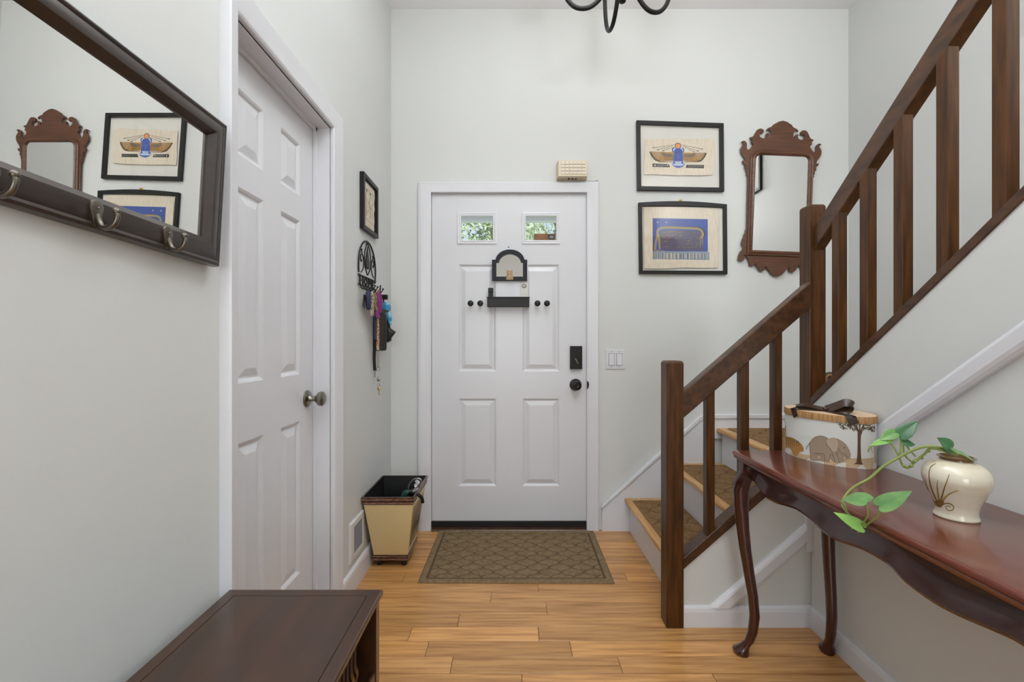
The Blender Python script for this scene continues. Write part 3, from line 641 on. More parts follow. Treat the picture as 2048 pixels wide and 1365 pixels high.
DS([(1050, 960), (1075, 1010), (1130, 1060), (1210, 1110), (1290, 1180)], 8, 5, 3, .0012); DS([(620, 1060), (700, 1065), (795, 1070)], 8, 8, 3, .0012)
for a_ in ([(795, 1070), (815, 1130), (812, 1218)], [(945, 1060), (985, 1150), (1000, 1225)], [(925, 1080), (905, 1150), (890, 1228)], [(1035, 1030), (1060, 1170), (1090, 1238)]): DS(a_, 8, 6, 3, .0012)
D([(1160, 950), (1185, 950), (1185, 966), (1160, 966)], 8, .0014, 0)
D([(1150, 1130), (1175, 1185), (1210, 1200), (1265, 1180), (1240, 1150), (1215, 1185), (1185, 1165), (1190, 1120)], 4, .0012, 0)
# tree
D([(1412, 660), (1478, 660), (1465, 850), (1470, 1080), (1482, 1220), (1510, 1270), (1430, 1262), (1340, 1262), (1390, 1230), (1408, 1080), (1412, 850)], 5, .0008, 1)
for a_ in ([(1430, 680), (1400, 600), (1330, 520), (1230, 440)], [(1440, 660), (1450, 560), (1400, 470), (1330, 380)], [(1455, 670), (1500, 580), (1560, 490), (1620, 440)], [(1470, 720), (1500, 640), (1600, 590), (1690, 640)], [(1450, 560), (1480, 470), (1470, 400)]): DS(a_, 26, 8, 5, .0009)
for cx, cy, rx, ry, n_ in ((1120, 470, 110, 70, 40), (1200, 580, 110, 45, 34), (1330, 520, 110, 110, 50), (1420, 460, 110, 70, 50), (1540, 470, 110, 70, 44), (1640, 480, 70, 60, 26), (1680, 620, 55, 60, 22), (1580, 590, 90, 50, 22), (1380, 630, 60, 40, 14)):
    for _ in range(n_):
        a = rg.uniform(0, 6.28); q = math.sqrt(rg.random()); x, y = cx+rx*q*cos(a), cy+ry*q*sin(a)
        if x > 1738 or y < 392: continue
        t_ = rg.uniform(0, 3.1); dx_, dy_ = cos(t_)*rg.uniform(15, 25), sin(t_)*rg.uniform(15, 25)
        D([(x-dx_, y-dy_), (x-dy_*.45, y+dx_*.45), (x+dx_, y+dy_), (x+dy_*.45, y-dx_*.45)], 6, .0011, 0)
# striped cat at the left, trunk at the right edge
D([(98, 750), (180, 765), (260, 790), (330, 840), (395, 895), (432, 965), (430, 1025), (365, 1035), (345, 1000), (300, 930), (262, 960), (255, 1050), (320, 1110), (265, 1110), (235, 1070), (190, 975), (130, 955), (98, 985)], 7, .0008, 1)
D([(95, 560), (108, 562), (108, 1070), (95, 1065)], 7, .0008, 1)
for q in range(7): x = 120+q*36; DS([(x, 772+q*10), (x+14, 850+q*8), (x+4, 905+q*6)], 9, 4, 5, .0012, 2)
D([(1712, 880), (1740, 820), (1748, 1240), (1728, 1240), (1706, 960)], 4, .0009, 1)
DS([(1660, 950), (1668, 1020), (1690, 1045)], 9, 6, 3)
obj('printed_scene', bm, ['grassprint', 'boxcream', 'elephant', 'eledark', 'ear', 'trunkbrown', 'leafprint', 'tiger', 'ink'], hx, norm=False)
# ribbon laid over the lid and tied in a bow
rb = NB(); zt = BT+.0052
def onlid(px, py, dz=0):
    Y = (CZ-(zt+dz))*F/(py-682); return Vector(((px-1024)*Y/F, Y, zt+dz))
def tohb(u, v, dz=0):   # u along the long axis, v across (towards the room), metres
    return Vector((HB[0]-sin(hr)*u-cos(hr)*v, HB[1]+cos(hr)*u-sin(hr)*v, zt+dz))
ca, sa = cos(hr), sin(hr)
longv = Vector((-sa, ca, 0)); crossv = Vector((-ca, -sa, 0))
def edgept(t, z, g=.0042): 
    x, y = (ha+g)*cos(t), (hb_+g)*sin(t); return Vector((HB[0]+x*ca-y*sa, HB[1]+x*sa+y*ca, z))
kn = Vector((HB[0]-.02, HB[1]-.02, zt))
def at_px(px):
    best = min((abs(1024+F*edgept(t/100, BT).x/edgept(t/100, BT).y-px)+(0 if edgept(t/100, BT).y < HB[1]+.09 and (edgept(t/100, BT)-kn).dot(crossv) > -.02 else 500), t/100) for t in range(-314, 314, 2)); return best[1]
for px_, w_ in ((1702, .026), (1588, .022)):
    t_ = at_px(px_); e0, tg = edgept(t_, zt+.0006, .0050), (edgept(t_+.02, zt)-edgept(t_-.02, zt)).normalized()
    strip(rb, [kn+Vector((0, 0, .002)), kn.lerp(e0, .5)+Vector((0, 0, .0012)), edgept(t_, zt+.0008, .0), e0-Vector((0, 0, .0008)), edgept(t_+.03, BT-.008, .0055), edgept(t_+.08, BT-.019, .0055)], tg, w_, .0012, sm=4)
strip(rb, [kn+Vector((0, 0, .002)), edgept(1.2, zt+.0005, .002)], crossv, .016, sm=2)
obj('ribbon_band', rb, 'ribbon', hx, smooth=True)
rb = NB(); side = Vector((.72, -.69, 0)); up = Vector((0, 0, 1))
strip(rb, [kn+up*.006, kn+side*.028+up*.020, kn+side*.055+up*.034, kn+side*.072+up*.026, kn+side*.060+up*.010, kn+side*.03+up*.005, kn+up*.005], lambda t: (.35, .5, .75), .030)
strip(rb, [kn+up*.006, kn-side*.03+up*.011, kn-side*.066+up*.015, kn-side*.085+up*.009, kn-side*.06+up*.004, kn-side*.03+up*.003, kn+up*.004], lambda t: (.7, .8, .25), .030)
strip(rb, [kn+up*.006, kn-side*.02-crossv*.02+up*.01, kn-side*.05-crossv*.03+up*.004], crossv, .014)
ball(rb, kn+up*.007, .009, 12, sc=(1.1, 1, .8))
obj('bow', rb, 'ribbon', hx, smooth=True)

# ------------------------------------------------------------------ vase with a trailing vine
VC = (1.013, 1.026)
vs = thing('ceramic_vase', 'cream glazed vase painted with brown grass blades on the console table', 'vase', (*VC, TZ))
vp = [(.0385, 0), (.0400, .0025), (.0378, .010), (.0375, .018), (.0395, .030), (.0455, .046), (.0525, .062), (.0583, .078), (.0602, .090), (.0585, .103), (.0525, .114), (.043, .1225), (.034, .1275), (.0295, .130)]
vb = obj('vase_body', lathe(NB(), (*VC, TZ), [(p.x, p.z) for p in smoothpts([(a, 0, b) for a, b in vp], 3)], n=48), 'vase', vs, smooth=True)
obj('rim', lathe(NB(), (*VC, TZ), [(.0288, .1300), (.0286, .1330), (.0305, .1350), (.0335, .1362), (.0338, .1374), (.0315, .1382), (.0280, .1390), (.0265, .1310), (.0265, .125)], n=40, caps=False), 'vaserim', vs, smooth=True)
vt = bvh(vb); bm = NB(); o2 = lambda x, y: (1540+x/4.013, 760+y/4.013)
def VS(pts, w0, w1, mi=0):
    for q in stroke(pts, w0, w1, 5): decal(bm, vt, [o2(*p) for p in q], mi, .0005, 0)
VS([(1355, 1005), (1325, 940), (1290, 850), (1278, 760), (1290, 700), (1330, 672)], 12, 4); VS([(1360, 1000), (1350, 920), (1342, 850), (1348, 800)], 20, 4, 1); VS([(1365, 1000), (1385, 920), (1410, 840), (1440, 758)], 16, 5)
VS([(1370, 1005), (1400, 950), (1450, 910), (1515, 885)], 20, 5, 1); VS([(1350, 1005), (1310, 960), (1265, 870), (1245, 800)], 9, 3); VS([(1355, 1015), (1385, 1000), (1430, 990), (1470, 1010), (1470, 1040), (1435, 1048), (1412, 1025), (1430, 1010), (1450, 1022)], 9, 5); VS([(1350, 1015), (1330, 1000), (1308, 985), (1305, 1010), (1320, 1015)], 7, 4)
decal(bm, vt, [o2(*p) for p in ((1325, 975), (1360, 955), (1400, 975), (1375, 1022), (1350, 1018))], 0, .0007, 0)
obj('painted_grass', bm, ['strokes', 'strokesl'], vs, norm=False)
# the vine: grows in the vase's mouth, runs left and hangs over the table edge
vn = thing('pothos_vine', 'trailing green pothos vine growing from the cream vase over the table edge', 'plant', (VC[0], VC[1], TZ+.12))
def V(x, y, Y): a, b = o2(x, y); return P3(a, b, Y)
main = [V(1500, 600, 1.03), V(1440, 565, 1.03), V(1340, 540, 1.035), V(1240, 535, 1.045), V(1120, 575, 1.06), V(1000, 640, 1.07), V(900, 700, 1.075), V(800, 790, 1.08), V(690, 850, 1.082), V(620, 910, 1.078), V(580, 985, 1.068), V(600, 1040, 1.055), V(660, 1110, 1.036), V(720, 1180, 1.018), V(705, 1225, 1.015)]
bm = NB(); tube(bm, main, lambda s: .0036-.0012*s, 8, sm=5)
tube(bm, [V(1500, 610, 1.02), V(1400, 570, 1.03), V(1290, 550, 1.04), V(1240, 595, 1.05), V(1160, 660, 1.06), V(1105, 705, 1.065), V(1060, 680, 1.07)], lambda s: .0028, 8, sm=4)
for x, y in ((1270, 570), (1215, 625), (1160, 655), (1135, 690), (1075, 690)): ball(bm, V(x, y, 1.055), .0042, 8)
def petiole(pts): tube(bm, pts, .0019, 7, sm=4)
petiole([V(1060, 680, 1.07), V(1030, 610, 1.07), V(990, 530, 1.075), V(945, 490, 1.08)])
petiole([V(1040, 620, 1.07), V(1050, 540, 1.075), V(1048, 460, 1.08), V(1045, 440, 1.08)])
petiole([V(1140, 660, 1.062), V(1080, 600, 1.07), V(1070, 510, 1.075)]); petiole([V(1170, 615, 1.058), V(1120, 560, 1.066), V(1085, 512, 1.072)])
petiole([V(1420, 560, 1.03), V(1445, 550, 1.025), V(1450, 540, 1.025)])
petiole([V(740, 1185, 1.012), V(830, 1125, .985), V(870, 1080, .972), V(893, 1010, .968)])
petiole([V(735, 1165, 1.012), V(780, 1100, .995), V(785, 1040, .992), V(775, 1000, .994), V(772, 984, .996)])
petiole([V(620, 1050, 1.05), V(600, 1010, 1.055), V(575, 965, 1.066)])
petiole([V(725, 1185, 1.015), V(690, 1180, 1.02), V(650, 1185, 1.03), V(660, 1200, 1.03)]); petiole([V(830, 525, 1.09), V(800, 540, 1.09), V(790, 580, 1.09)])
obj('stem', bm, 'stem', vn, smooth=True)
def leaf(base, tip, width, up_, m, curl=.12, heart=.28, fold=.25, bulge=0):
    base, tip = Vector(base), Vector(tip); L_ = (tip-base).length; d = (tip-base)/L_; sx_ = d.cross(Vector(up_)).normalized(); n_ = sx_.cross(d).normalized()
    prof = [(0, .0), (-.11, .30), (-.12, .58), (-.03, .86), (.14, 1.0), (.33, .96), (.52, .78), (.70, .5), (.85, .24), (.95, .08), (1.0, 0)]
    bm = NB(); C_ = []; Lf = []; Rt = []
    for t, w_ in prof:
        t0 = max(t, 0); arch = -curl*L_*(t0*t0)+4*bulge*L_*t0*(1-t0)
        C_.append(base+d*(L_*t0)+n_*(arch)); h_ = width/2*w_
        e_ = base+d*(L_*t)
        Lf.append([e_+n_*(arch+fold*h_*.5)+sx_*h_*.5, e_+n_*(arch+fold*h_*.55)+sx_*h_]); Rt.append([e_+n_*(arch+fold*h_*.5)-sx_*h_*.5, e_+n_*(arch+fold*h_*.55)-sx_*h_])
    rows = []
    for i in range(len(prof)): rows.append([bm.verts.new(p) for p in (Lf[i][1], Lf[i][0], C_[i], Rt[i][0], Rt[i][1])])
    for a, b in zip(rows, rows[1:]):
        for j in range(4): bm.faces.new([a[j], a[j+1], b[j+1], b[j]])
    bmesh.ops.remove_doubles(bm, verts=bm.verts[:], dist=.00002); bmesh.ops.dissolve_degenerate(bm, dist=.00001, edges=bm.edges[:])
    o = obj('leaf', bm, m, vn, smooth=True); md = o.modifiers.new('s', 'SOLIDIFY'); md.thickness = .0006; sd = o.modifiers.new('sub', 'SUBSURF'); sd.levels = 1; sd.render_levels = 2
    return o
leaf(V(1045, 448, 1.08), V(1195, 322, 1.07), .034, (-.3, -.75, .65), 'leafd')
leaf(V(1000, 425, 1.085), V(880, 480, 1.085), .028, (-.2, -.8, .6), 'leaf')
leaf(V(955, 478, 1.085), V(795, 530, 1.085), .020, (.2, -.6, .8), 'leafl', curl=.02)
leaf(V(1065, 500, 1.075), V(1175, 515, 1.07), .027, (.1, -.7, .7), 'leafd')
leaf(V(1450, 545, 1.025), V(1345, 462, 1.02), .033, (.3, -1, .1), 'leafd', curl=.05)
leaf(V(1470, 560, 1.015), V(1685, 645, .985), .020, (.2, -.4, .9), 'leaf', curl=.22)
leaf(V(775, 985, .992), V(566, 968, 1.055), .052, (-.1, -.7, .7), 'leaf', curl=.0, bulge=.14)
leaf(V(885, 1010, .968), V(1145, 890, .945), .036, (-.25, -.8, .55), 'leaf', curl=.02)
leaf(V(740, 1185, 1.010), V(512, 1058, 1.03), .030, (-.2, -.8, .55), 'leafl', curl=.06)

# ------------------------------------------------------------------ low bench cabinet, lower left
BX0, BX1, BYa, BYb, BZ = -.6955, -.3175, .20, 1.108, .517
bc = thing('low_cabinet', 'dark reddish-brown low cabinet with open shelf against the left wall', 'cabinet', ((BX0+BX1)/2, .68, 0))
bm = NB(); g = .028
def ring4(i, z, s=0): return [(BX0+i, BYa+i, z), (BX1-i, BYa+i, z), (BX1-i, BYb-i, z), (BX0+i, BYb-i, z)]
loft(bm, [ring4(.012, BZ-.022), ring4(.004, BZ-.018), ring4(0, BZ-.012), ring4(0, BZ-.004), ring4(.002, BZ-.0008), ring4(.004, BZ), ring4(g, BZ), ring4(g+.0008, BZ-.0016), ring4(g+.0022, BZ-.0016), ring4(g+.003, BZ)])
obj('cabinet_top', bm, 'bench', bc)
obj('side_panel', B(BX0+.004, BX1-.006, BYb-.036, BYb-.012, 0, BZ-.02), 'bench', bc)
obj('side_panel', B(BX0+.004, BX1-.006, BYa+.012, BYa+.036, 0, BZ-.02), 'bench', bc)
obj('back_panel', B(BX0+.001, BX0+.01, BYa+.03, BYb-.03, .05, BZ-.02), 'bench', bc)
obj('divider', B(BX0+.01, BX1-.02, (BYa+BYb)/2-.01, (BYa+BYb)/2+.01, .06, BZ-.02), 'bench', bc)
obj('shelf', B(BX0+.01, BX1-.012, BYa+.034, BYb-.034, .235, .253), 'bench', bc)
obj('shelf', B(BX0+.01, BX1-.012, BYa+.034, BYb-.034, .06, .078), 'bench', bc)
bm = NB(); box(bm, BX1-.018, BX1-.008, BYa+.036, BYb-.036, .315, .338); obj('front_rail', bm, 'bench', bc, bevel=.003)
for ya, yb in (((BYa+BYb)/2+.03, BYb-.11), (BYa+.11, (BYa+BYb)/2-.03)):
    bm = NB(); box(bm, BX1-.05, BX1-.034, ya, yb, .35, .462)
    cd = obj('carved_panel', bm, 'bench', bc, bevel=.003)
    bm = NB(); n_ = 14
    for q in range(n_):
        yq = ya+.012+(yb-ya-.024)*q/(n_-1)
        tube(bm, [(BX1-.033, yq-.012, .362), (BX1-.027, yq+.008, .39), (BX1-.027, yq-.006, .42), (BX1-.033, yq+.012, .452)], .006, 6, sm=3)
    tag(obj('carving', bm, 'bench', cd, smooth=True), kind='stuff')

# ------------------------------------------------------------------ wall mirror with coat hooks (leans a touch, hangs a touch crooked)
mn = Vector((.99912677, -.02840103, -.03064432)); mu0 = Vector((.0284143766, .99959623, 0)); mv0 = Vector((.0306319423, -.000870739, .999530353)); mp0 = Vector((-.708, .9, 1.478))
tl = -.038; mu = mu0*cos(tl)+mv0*sin(tl); mv = mv0*cos(tl)-mu0*sin(tl)
def MP(u, v, w_=0): return mp0+mu*u+mv*v+mn*w_
UA, UB, VA, VB = -.60, .173, -.168, .174
hm = thing('hook_mirror', 'wide dark wooden framed mirror with coat hooks on the left wall', 'mirror', tuple(MP((UA+UB)/2, VA, 0)))
def mring(i, w_, bi=None):
    bi = i if bi is None else bi
    return [MP(UA+i, VA+bi, w_), MP(UB-i, VA+bi, w_), MP(UB-i, VB-i, w_), MP(UA+i, VB-i, w_)]
secs = [(.0, -.004, 0), (0, .010, 0), (.002, .016, .002), (.006, .0185, .007), (.009, .0175, .011), (.011, .0155, .013), (.014, .0165, .016), (.024, .0185, .030), (.034, .017, .047), (.046, .003, .060), (.046, -.004, .060)]
# four mitred sticks
P_ = [mring(a, b, c_) for a, b, c_ in secs]
for i in range(4):
    j = (i+1) % 4; bm = NB(); loft(bm, [[r[i] for r in P_], [r[j] for r in P_]]); obj('frame_rail', bm, 'dark', hm, smooth=True)
bm = NB(); loft(bm, [mring(.040, -.003, .056), mring(.040, 0, .056)]); obj('mirror_glass', bm, 'mirror', hm)
for u in (.010, -.141, -.292, -.443):
    bm = NB(); h0 = -.144
    loft(bm, [[MP(u+(.0125 if sin(2*pi*k_/16) > 0 else .0125*(1+.55*sin(2*pi*k_/16)))*s*cos(2*pi*k_/16), h0+.012+(.0135 if sin(2*pi*k_/16) > 0 else .032)*s*sin(2*pi*k_/16), w_) for k_ in range(16)] for s, w_ in ((1, .016), (1, .0215), (.7, .0235))])
    tube(bm, [MP(u, h0, .023), MP(u, h0-.010, .026), MP(u, h0-.019, .032), MP(u, h0-.021, .043), MP(u, h0-.014, .053), MP(u, h0-.002, .057), MP(u, h0+.006, .055)], lambda s: .0052-.001*s, 10, sm=4)
    ball(bm, MP(u, h0+.007, .0555), .0062, 10)
    for dv_ in (.012, .001): ball(bm, MP(u, h0+dv_, .0238), .0022, 8)
    obj('coat_hook', bm, 'pewter', hm, smooth=True)

# ------------------------------------------------------------------ fretwork mirror on the front wall
left = [(400,45),(365,52),(335,68),(318,78),(312,90),(290,100),(275,105),(262,118),(262,125),(275,120),(290,122),(300,135),(303,152),(300,172),(290,183),(284,178),(288,165),(280,150),(265,148),(258,155),(262,165),(258,180),(245,190),(225,190),(210,180),(203,165),(205,150),(215,143),(230,150),(240,140),(240,125),(228,112),(205,110),(185,120),(170,145),(155,172),(140,180),(125,182),(130,195),(145,200),(135,212),(140,228),(152,232),(150,250),(135,265),(120,285),(105,285),(98,262),(100,250),(98,228),(85,213),(68,210),(55,218),(68,225),(72,240),(60,252),(50,275),(52,305),(65,330),(80,350),(88,370),(82,378),(65,375),(68,390),(78,402),(90,412),(82,425),(88,440),(97,450),(92,462),(100,475),(97,487),(108,505),(98,930),(90,950),(85,975),(75,990),(72,1010),(62,1030),(55,1060),(58,1075),(65,1085),(70,1100),(60,1115),(45,1130),(32,1160),(28,1200),(45,1208),(65,1205),(80,1195),(82,1175),(75,1158),(90,1160),(105,1180),(115,1205),(120,1225),(122,1243),(140,1250),(158,1243),(168,1228),(180,1245),(195,1275),(215,1290),(240,1290),(250,1275),(243,1255),(255,1252),(275,1275),(300,1310),(330,1330),(350,1333)]
FYm = FY-.022
def c2w(x, y): p = P3(1470+x/4.1389, 230+y/4.1389, FYm); return Vector((p.x, p.z))
mc = c2w(374, 700); th = math.atan2(c2w(400, 45).x-c2w(350, 1333).x, c2w(400, 45).y-c2w(350, 1333).y)
def unrot(p): q = p-mc; return Vector((q.x*cos(th)-q.y*sin(th), q.x*sin(th)+q.y*cos(th)))
def rot(s, t): return (mc.x+s*cos(th)+t*sin(th), mc.y-s*sin(th)+t*cos(th))
Lp = [unrot(c2w(*p)) for p in left]; Lp[0].x = 0; Lp[-1].x = 0
poly = [tuple(p) for p in Lp]+[(-p.x*.965, p.y) for p in Lp[-2:0:-1]]
fm = thing('fretwork_mirror', 'tall carved brown fretwork mirror on the wall right of the two pictures', 'mirror', (mc.x, FYm, Lp[-1].y+mc.y))
bm = NB(); pts = [rot(*p) for p in poly]
prism(bm, pts, 'y', FYm-.0, FYm+.012); obj('fretwork_board', bm, 'fret', fm, bevel=.0008)
def frm(hw, hh0, hh1, r_, ch=5):   # outline with rounded upper corners
    out = [(-hw, -hh0), (hw, -hh0)]
    for k_ in range(ch+1): a = R(90*k_/ch); out.append((hw-r_+r_*cos(a), hh1-r_+r_*sin(a)))
    for k_ in range(ch+1): a = R(90+90*k_/ch); out.append((-hw+r_+r_*cos(a), hh1-r_+r_*sin(a)))
    return out
gi = [unrot(c2w(*p)) for p in ((158, 500), (588, 500), (374, 340), (355, 1125))]
hw = (gi[1].x-gi[0].x)/2; t1 = gi[2].y; t0 = -gi[3].y
rings = []
for e_, dpt in ((.034, 0), (.033, .006), (.028, .010), (.022, .0085), (.019, .012), (.012, .014), (.006, .009), (.001, .004), (.0, -.001)):
    rings.append([(*rot(s, t), dpt) for s, t in frm(hw+e_, t0+e_, t1+e_, .026+e_)])
bm = NB(); loft(bm, [[(p[0], FYm-p[2], p[1]) for p in r] for r in rings], caps=False); obj('moulding', bm, 'fret', fm, smooth=True)
bm = NB(); prism(bm, [rot(s, t) for s, t in frm(hw+.004, t0+.004, t1+.004, .026)], 'y', FYm-.003, FYm-.0005); obj('mirror_glass', bm, 'mirror', fm)

# ------------------------------------------------------------------ framed pictures
def sticks(parent, fn, corners, wdt, dep, m, names='frame_rail'):
    """four mitred sticks; corners are (u,v) in order, fn(u,v,w)->world"""
    n = 4; cx = sum(c_[0] for c_ in corners)/4; cy = sum(c_[1] for c_ in corners)/4
    def ins(c_, d): return (c_[0]+(d if c_[0] < cx else -d), c_[1]+(d if c_[1] < cy else -d))
    for i in range(4):
        a, b = corners[i], corners[(i+1) % 4]; bm = NB()
        loft(bm, [[fn(*p, 0), fn(*p, dep), fn(*ins(p, wdt), dep), fn(*ins(p, wdt), 0)] for p in (a, b)])
        obj(names, bm, m, parent, bevel=.001)
def art(parent, name, polys, mats_, fn):
    bm = NB()
    for pts, mi, lv in polys:
        f_ = bm.faces.new([bm.verts.new(fn(x, y, lv)) for x, y in pts]); f_.material_index = mi
    return obj(name, bm, mats_, parent, norm=False)
def sq(pts, w0, w1, mi, lv, sm=4): return [(q, mi, lv) for q in stroke(pts, w0, w1, sm)]
# upper picture
pA = thing('framed_picture', 'black framed papyrus of a winged blue scarab, upper of the two by the fretwork mirror', 'picture', (X(1361, FY), FY-.02, Z(382, FY)), 'papyrus pictures on the front wall')
YA = FY-.020
def fa(x, y, w_): p = P3(1270+x/8.805, 235+y/8.805, YA); return (p.x, FY-.004-w_*1, p.z)
sticks(pA, fa, [(28, 45), (1562, 97), (1572, 1300), (42, 1275)], 68, .018, 'black')
bm = NB(); prism(bm, [(fa(80, 100, 0)[0], fa(80, 100, 0)[2]), (fa(1520, 140, 0)[0], fa(1520, 140, 0)[2]), (fa(1520, 1240, 0)[0], fa(1520, 1240, 0)[2]), (fa(80, 1225, 0)[0], fa(80, 1225, 0)[2])], 'y', FY-.0045, FY-.0025); obj('backing', bm, 'bgpaper', pA)
def sheet(parent, fn, pts, w_, m):
    bm = NB(); A_ = [bm.verts.new(fn(x, y, w_)) for x, y in pts]; C_ = [bm.verts.new(fn(x, y, w_-.0012)) for x, y in pts]; bm.faces.new(A_); bm.faces.new(C_[::-1])
    for i in range(len(pts)): j = (i+1) % len(pts); bm.faces.new([A_[i], A_[j], C_[j], C_[i]])
    return obj('papyrus_sheet', bm, m, parent)
sheet(pA, fa, [(178, 370), (500, 360), (900, 362), (1300, 355), (1390, 372), (1408, 470), (1412, 620), (1400, 850), (1385, 985), (1370, 1000), (1150, 1010), (700, 1005), (350, 990), (175, 995), (165, 850), (180, 600)], .008, 'papyrus')
P = []
for s in (-1, 1):   # wings
    f_ = lambda x: 765+s*(x-765) if s == 1 else x
    w1 = [(255, 590), (300, 583), (480, 595), (690, 600), (690, 752), (560, 752), (430, 765), (370, 750), (320, 700), (280, 640)]
    if s == 1: w1 = [(1275, 612), (1230, 606), (1050, 610), (850, 605), (850, 752), (980, 760), (1120, 775), (1180, 755), (1220, 715), (1255, 665)]
    P.append((w1, 0, .0085))
    oc = smoothpts([(x, y, 0) for x, y in ([(258, 592), (282, 645), (322, 702), (372, 748), (440, 768)] if s == -1 else [(1273, 614), (1253, 667), (1218, 717), (1178, 757), (1110, 776)])], 4)
    for q, p in enumerate(oc[:-1]):
        n2 = oc[q+1]; cx_, cy_ = ((470, 590) if s == -1 else (1065, 600)); dx_, dy_ = cx_-p.x, cy_-p.y; l_ = math.hypot(dx_, dy_); dx_, dy_ = dx_/l_, dy_/l_
        P.append(([(p.x, p.y), (n2.x, n2.y), (n2.x+dx_*10, n2.y+dy_*10), (p.x+dx_*(34+10*(q % 2)), p.y+dy_*(34+10*(q % 2)))], 5, .0088))
        P += sq([(p.x+dx_*46, p.y+dy_*46), (p.x+dx_*150, p.y+dy_*150)], 3.5, 2.5, 6 if q % 2 else 9, .0087, 1)
    for q in range(9):
        x = (440+q*26) if s == -1 else (880+q*26)
        P.append(([(x, 768), (x+14, 755), (x+20, 770), (x+6, 782)], 5, .0088))
    for q in range(14):
        x = (520+q*12) if s == -1 else (880+q*12); P += sq([(x, 640), (x-2, 750)], 3, 3, 6, .0087, 1)
    P += sq([(480, 600), (500, 650), (580, 668), (680, 665)] if s == -1 else [(1070, 620), (1040, 660), (950, 675), (860, 665)], 18, 12, 7, .0088)
    P += sq([(500, 605), (540, 635), (650, 640)] if s == -1 else [(1040, 620), (1000, 645), (880, 645)], 22, 18, 8, .0089)
for a in ([(710, 465), (420, 510), (330, 520)], [(680, 485), (410, 557)], [(690, 510), (500, 575)], [(830, 465), (1100, 525), (1190, 545)], [(845, 485), (1115, 577)], [(860, 500), (1050, 595)]):
    P += sq(a, 5, 7, 6, .0087, 2); x, y = a[-1]; P.append(([(x-14, y-8), (x+14, y-8), (x+12, y+8), (x-12, y+8)], 6, .0089))
def ell(cx, cy, rx, ry, n=18): return [(cx+rx*cos(2*pi*k_/n), cy+ry*sin(2*pi*k_/n)) for k_ in range(n)]
P += [(ell(765, 488, 58, 55), 6, .0088), (ell(765, 490, 46, 44), 4, .0092)]
P += sq([(720, 530), (680, 530), (665, 570), (690, 600)], 22, 18, 1, .009); P += sq([(812, 530), (855, 535), (868, 575), (848, 600)], 22, 18, 1, .009)
P += [(ell(712, 555, 22, 34), 3, .0091), (ell(822, 555, 22, 34), 3, .0091), ([(700, 560), (740, 530), (795, 530), (840, 560), (850, 640), (855, 740), (850, 770), (690, 770), (680, 740), (690, 640)], 1, .0093)]
P += [([(690, 650), (765, 640), (852, 650), (852, 662), (765, 655), (690, 662)], 2, .0095), (ell(765, 690, 20, 36), 2, .0096), ([(650, 800), (890, 805), (860, 850), (800, 875), (740, 875), (690, 850)], 2, .009), ([(680, 760), (850, 760), (868, 815), (840, 840), (700, 838), (668, 815)], 3, .0094)]
P += [([(685, 760), (700, 740), (715, 800), (700, 810), (668, 800)], 1, .0096), ([(850, 760), (838, 740), (820, 800), (836, 810), (866, 800)], 1, .0096)]
for q in range(4): P += sq([(728+q*22, 760), (726+q*22, 810)], 4, 4, 1, .0097, 1)
P += [([(315, 798), (600, 812), (628, 865), (315, 858)], 5, .0088), ([(920, 820), (1225, 825), (1222, 884), (900, 875)], 5, .0088)]
rg = random.Random(3)
for x in (360, 580): P.append((ell(x, 832, 13, 13, 8), 9, .009))
for q in range(9):
    for xx, yy in ((400+q*18, 835), (950+q*30, 850)):
        P.append(([(xx, yy-14+rg.uniform(-4, 4)), (xx+8, yy-14), (xx+9, yy+rg.uniform(4, 16)), (xx+2, yy+12)], 10, .009))
art(pA, 'scarab_print', P, ['ochre', 'blue', 'lapis', 'sky', 'orange', 'wingtip', 'ink', 'purplegrey', 'greyband', 'papyrus', 'greyink'], fa)
def glassp(parent, fn, c_, w_):
    bm = NB(); bm.faces.new([bm.verts.new(fn(*p, w_)) for p in c_]); obj('picture_glass', bm, 'glass', parent, norm=False)
glassp(pA, fa, [(90, 110), (1510, 150), (1510, 1235), (95, 1215)], .0125)
# lower picture with the bowed upper rail
pB = thing('framed_picture', 'black framed papyrus with a blue night scene, lower of the two by the fretwork mirror', 'picture', (X(1366, FY), FY-.02, Z(547, FY)), 'papyrus pictures on the front wall')
def fb(x, y, w_): p = P3(1270+x/8.53, 395+y/8.53, YA); return (p.x, FY-.004-w_, p.z)
cB = [(62, 85), (1568, 115), (1578, 1308), (75, 1300)]
for a, b, k_ in ((1, 2, 0), (2, 3, 0), (3, 0, 0)):
    bm = NB(); wd = 58; ins = lambda c_: (c_[0]+(wd if c_[0] < 800 else -wd), c_[1]+(wd if c_[1] < 700 else -wd))
    loft(bm, [[fb(*p, 0), fb(*p, .018), fb(*ins(p), .018), fb(*ins(p), 0)] for p in (cB[a], cB[b])]); obj('frame_rail', bm, 'black', pB, bevel=.001)
bm = NB(); rr_ = []
for k_ in range(13):
    t = k_/12; x = 62+t*(1568-62); yt = 85+30*t-38*sin(pi*t); xi = 120+t*(1510-120); yi = 143+22*t-14*sin(pi*t)
    rr_.append([fb(x, yt, 0), fb(x, yt, .018), fb(xi, yi, .018), fb(xi, yi, 0)])
loft(bm, rr_); obj('frame_rail', bm, 'black', pB)
bm = NB(); prism(bm, [(fb(*p, 0)[0], fb(*p, 0)[2]) for p in ((110, 120), (1530, 140), (1530, 1270), (110, 1260))], 'y', FY-.0045, FY-.0025); obj('backing', bm, 'bgpaper', pB)
sheet(pB, fb, [(150, 155), (500, 150), (1000, 160), (1440, 180), (1435, 500), (1440, 900), (1430, 1195), (1100, 1198), (800, 1190), (650, 1205), (350, 1210), (165, 1205), (160, 800), (165, 400)], .008, 'papyrus')
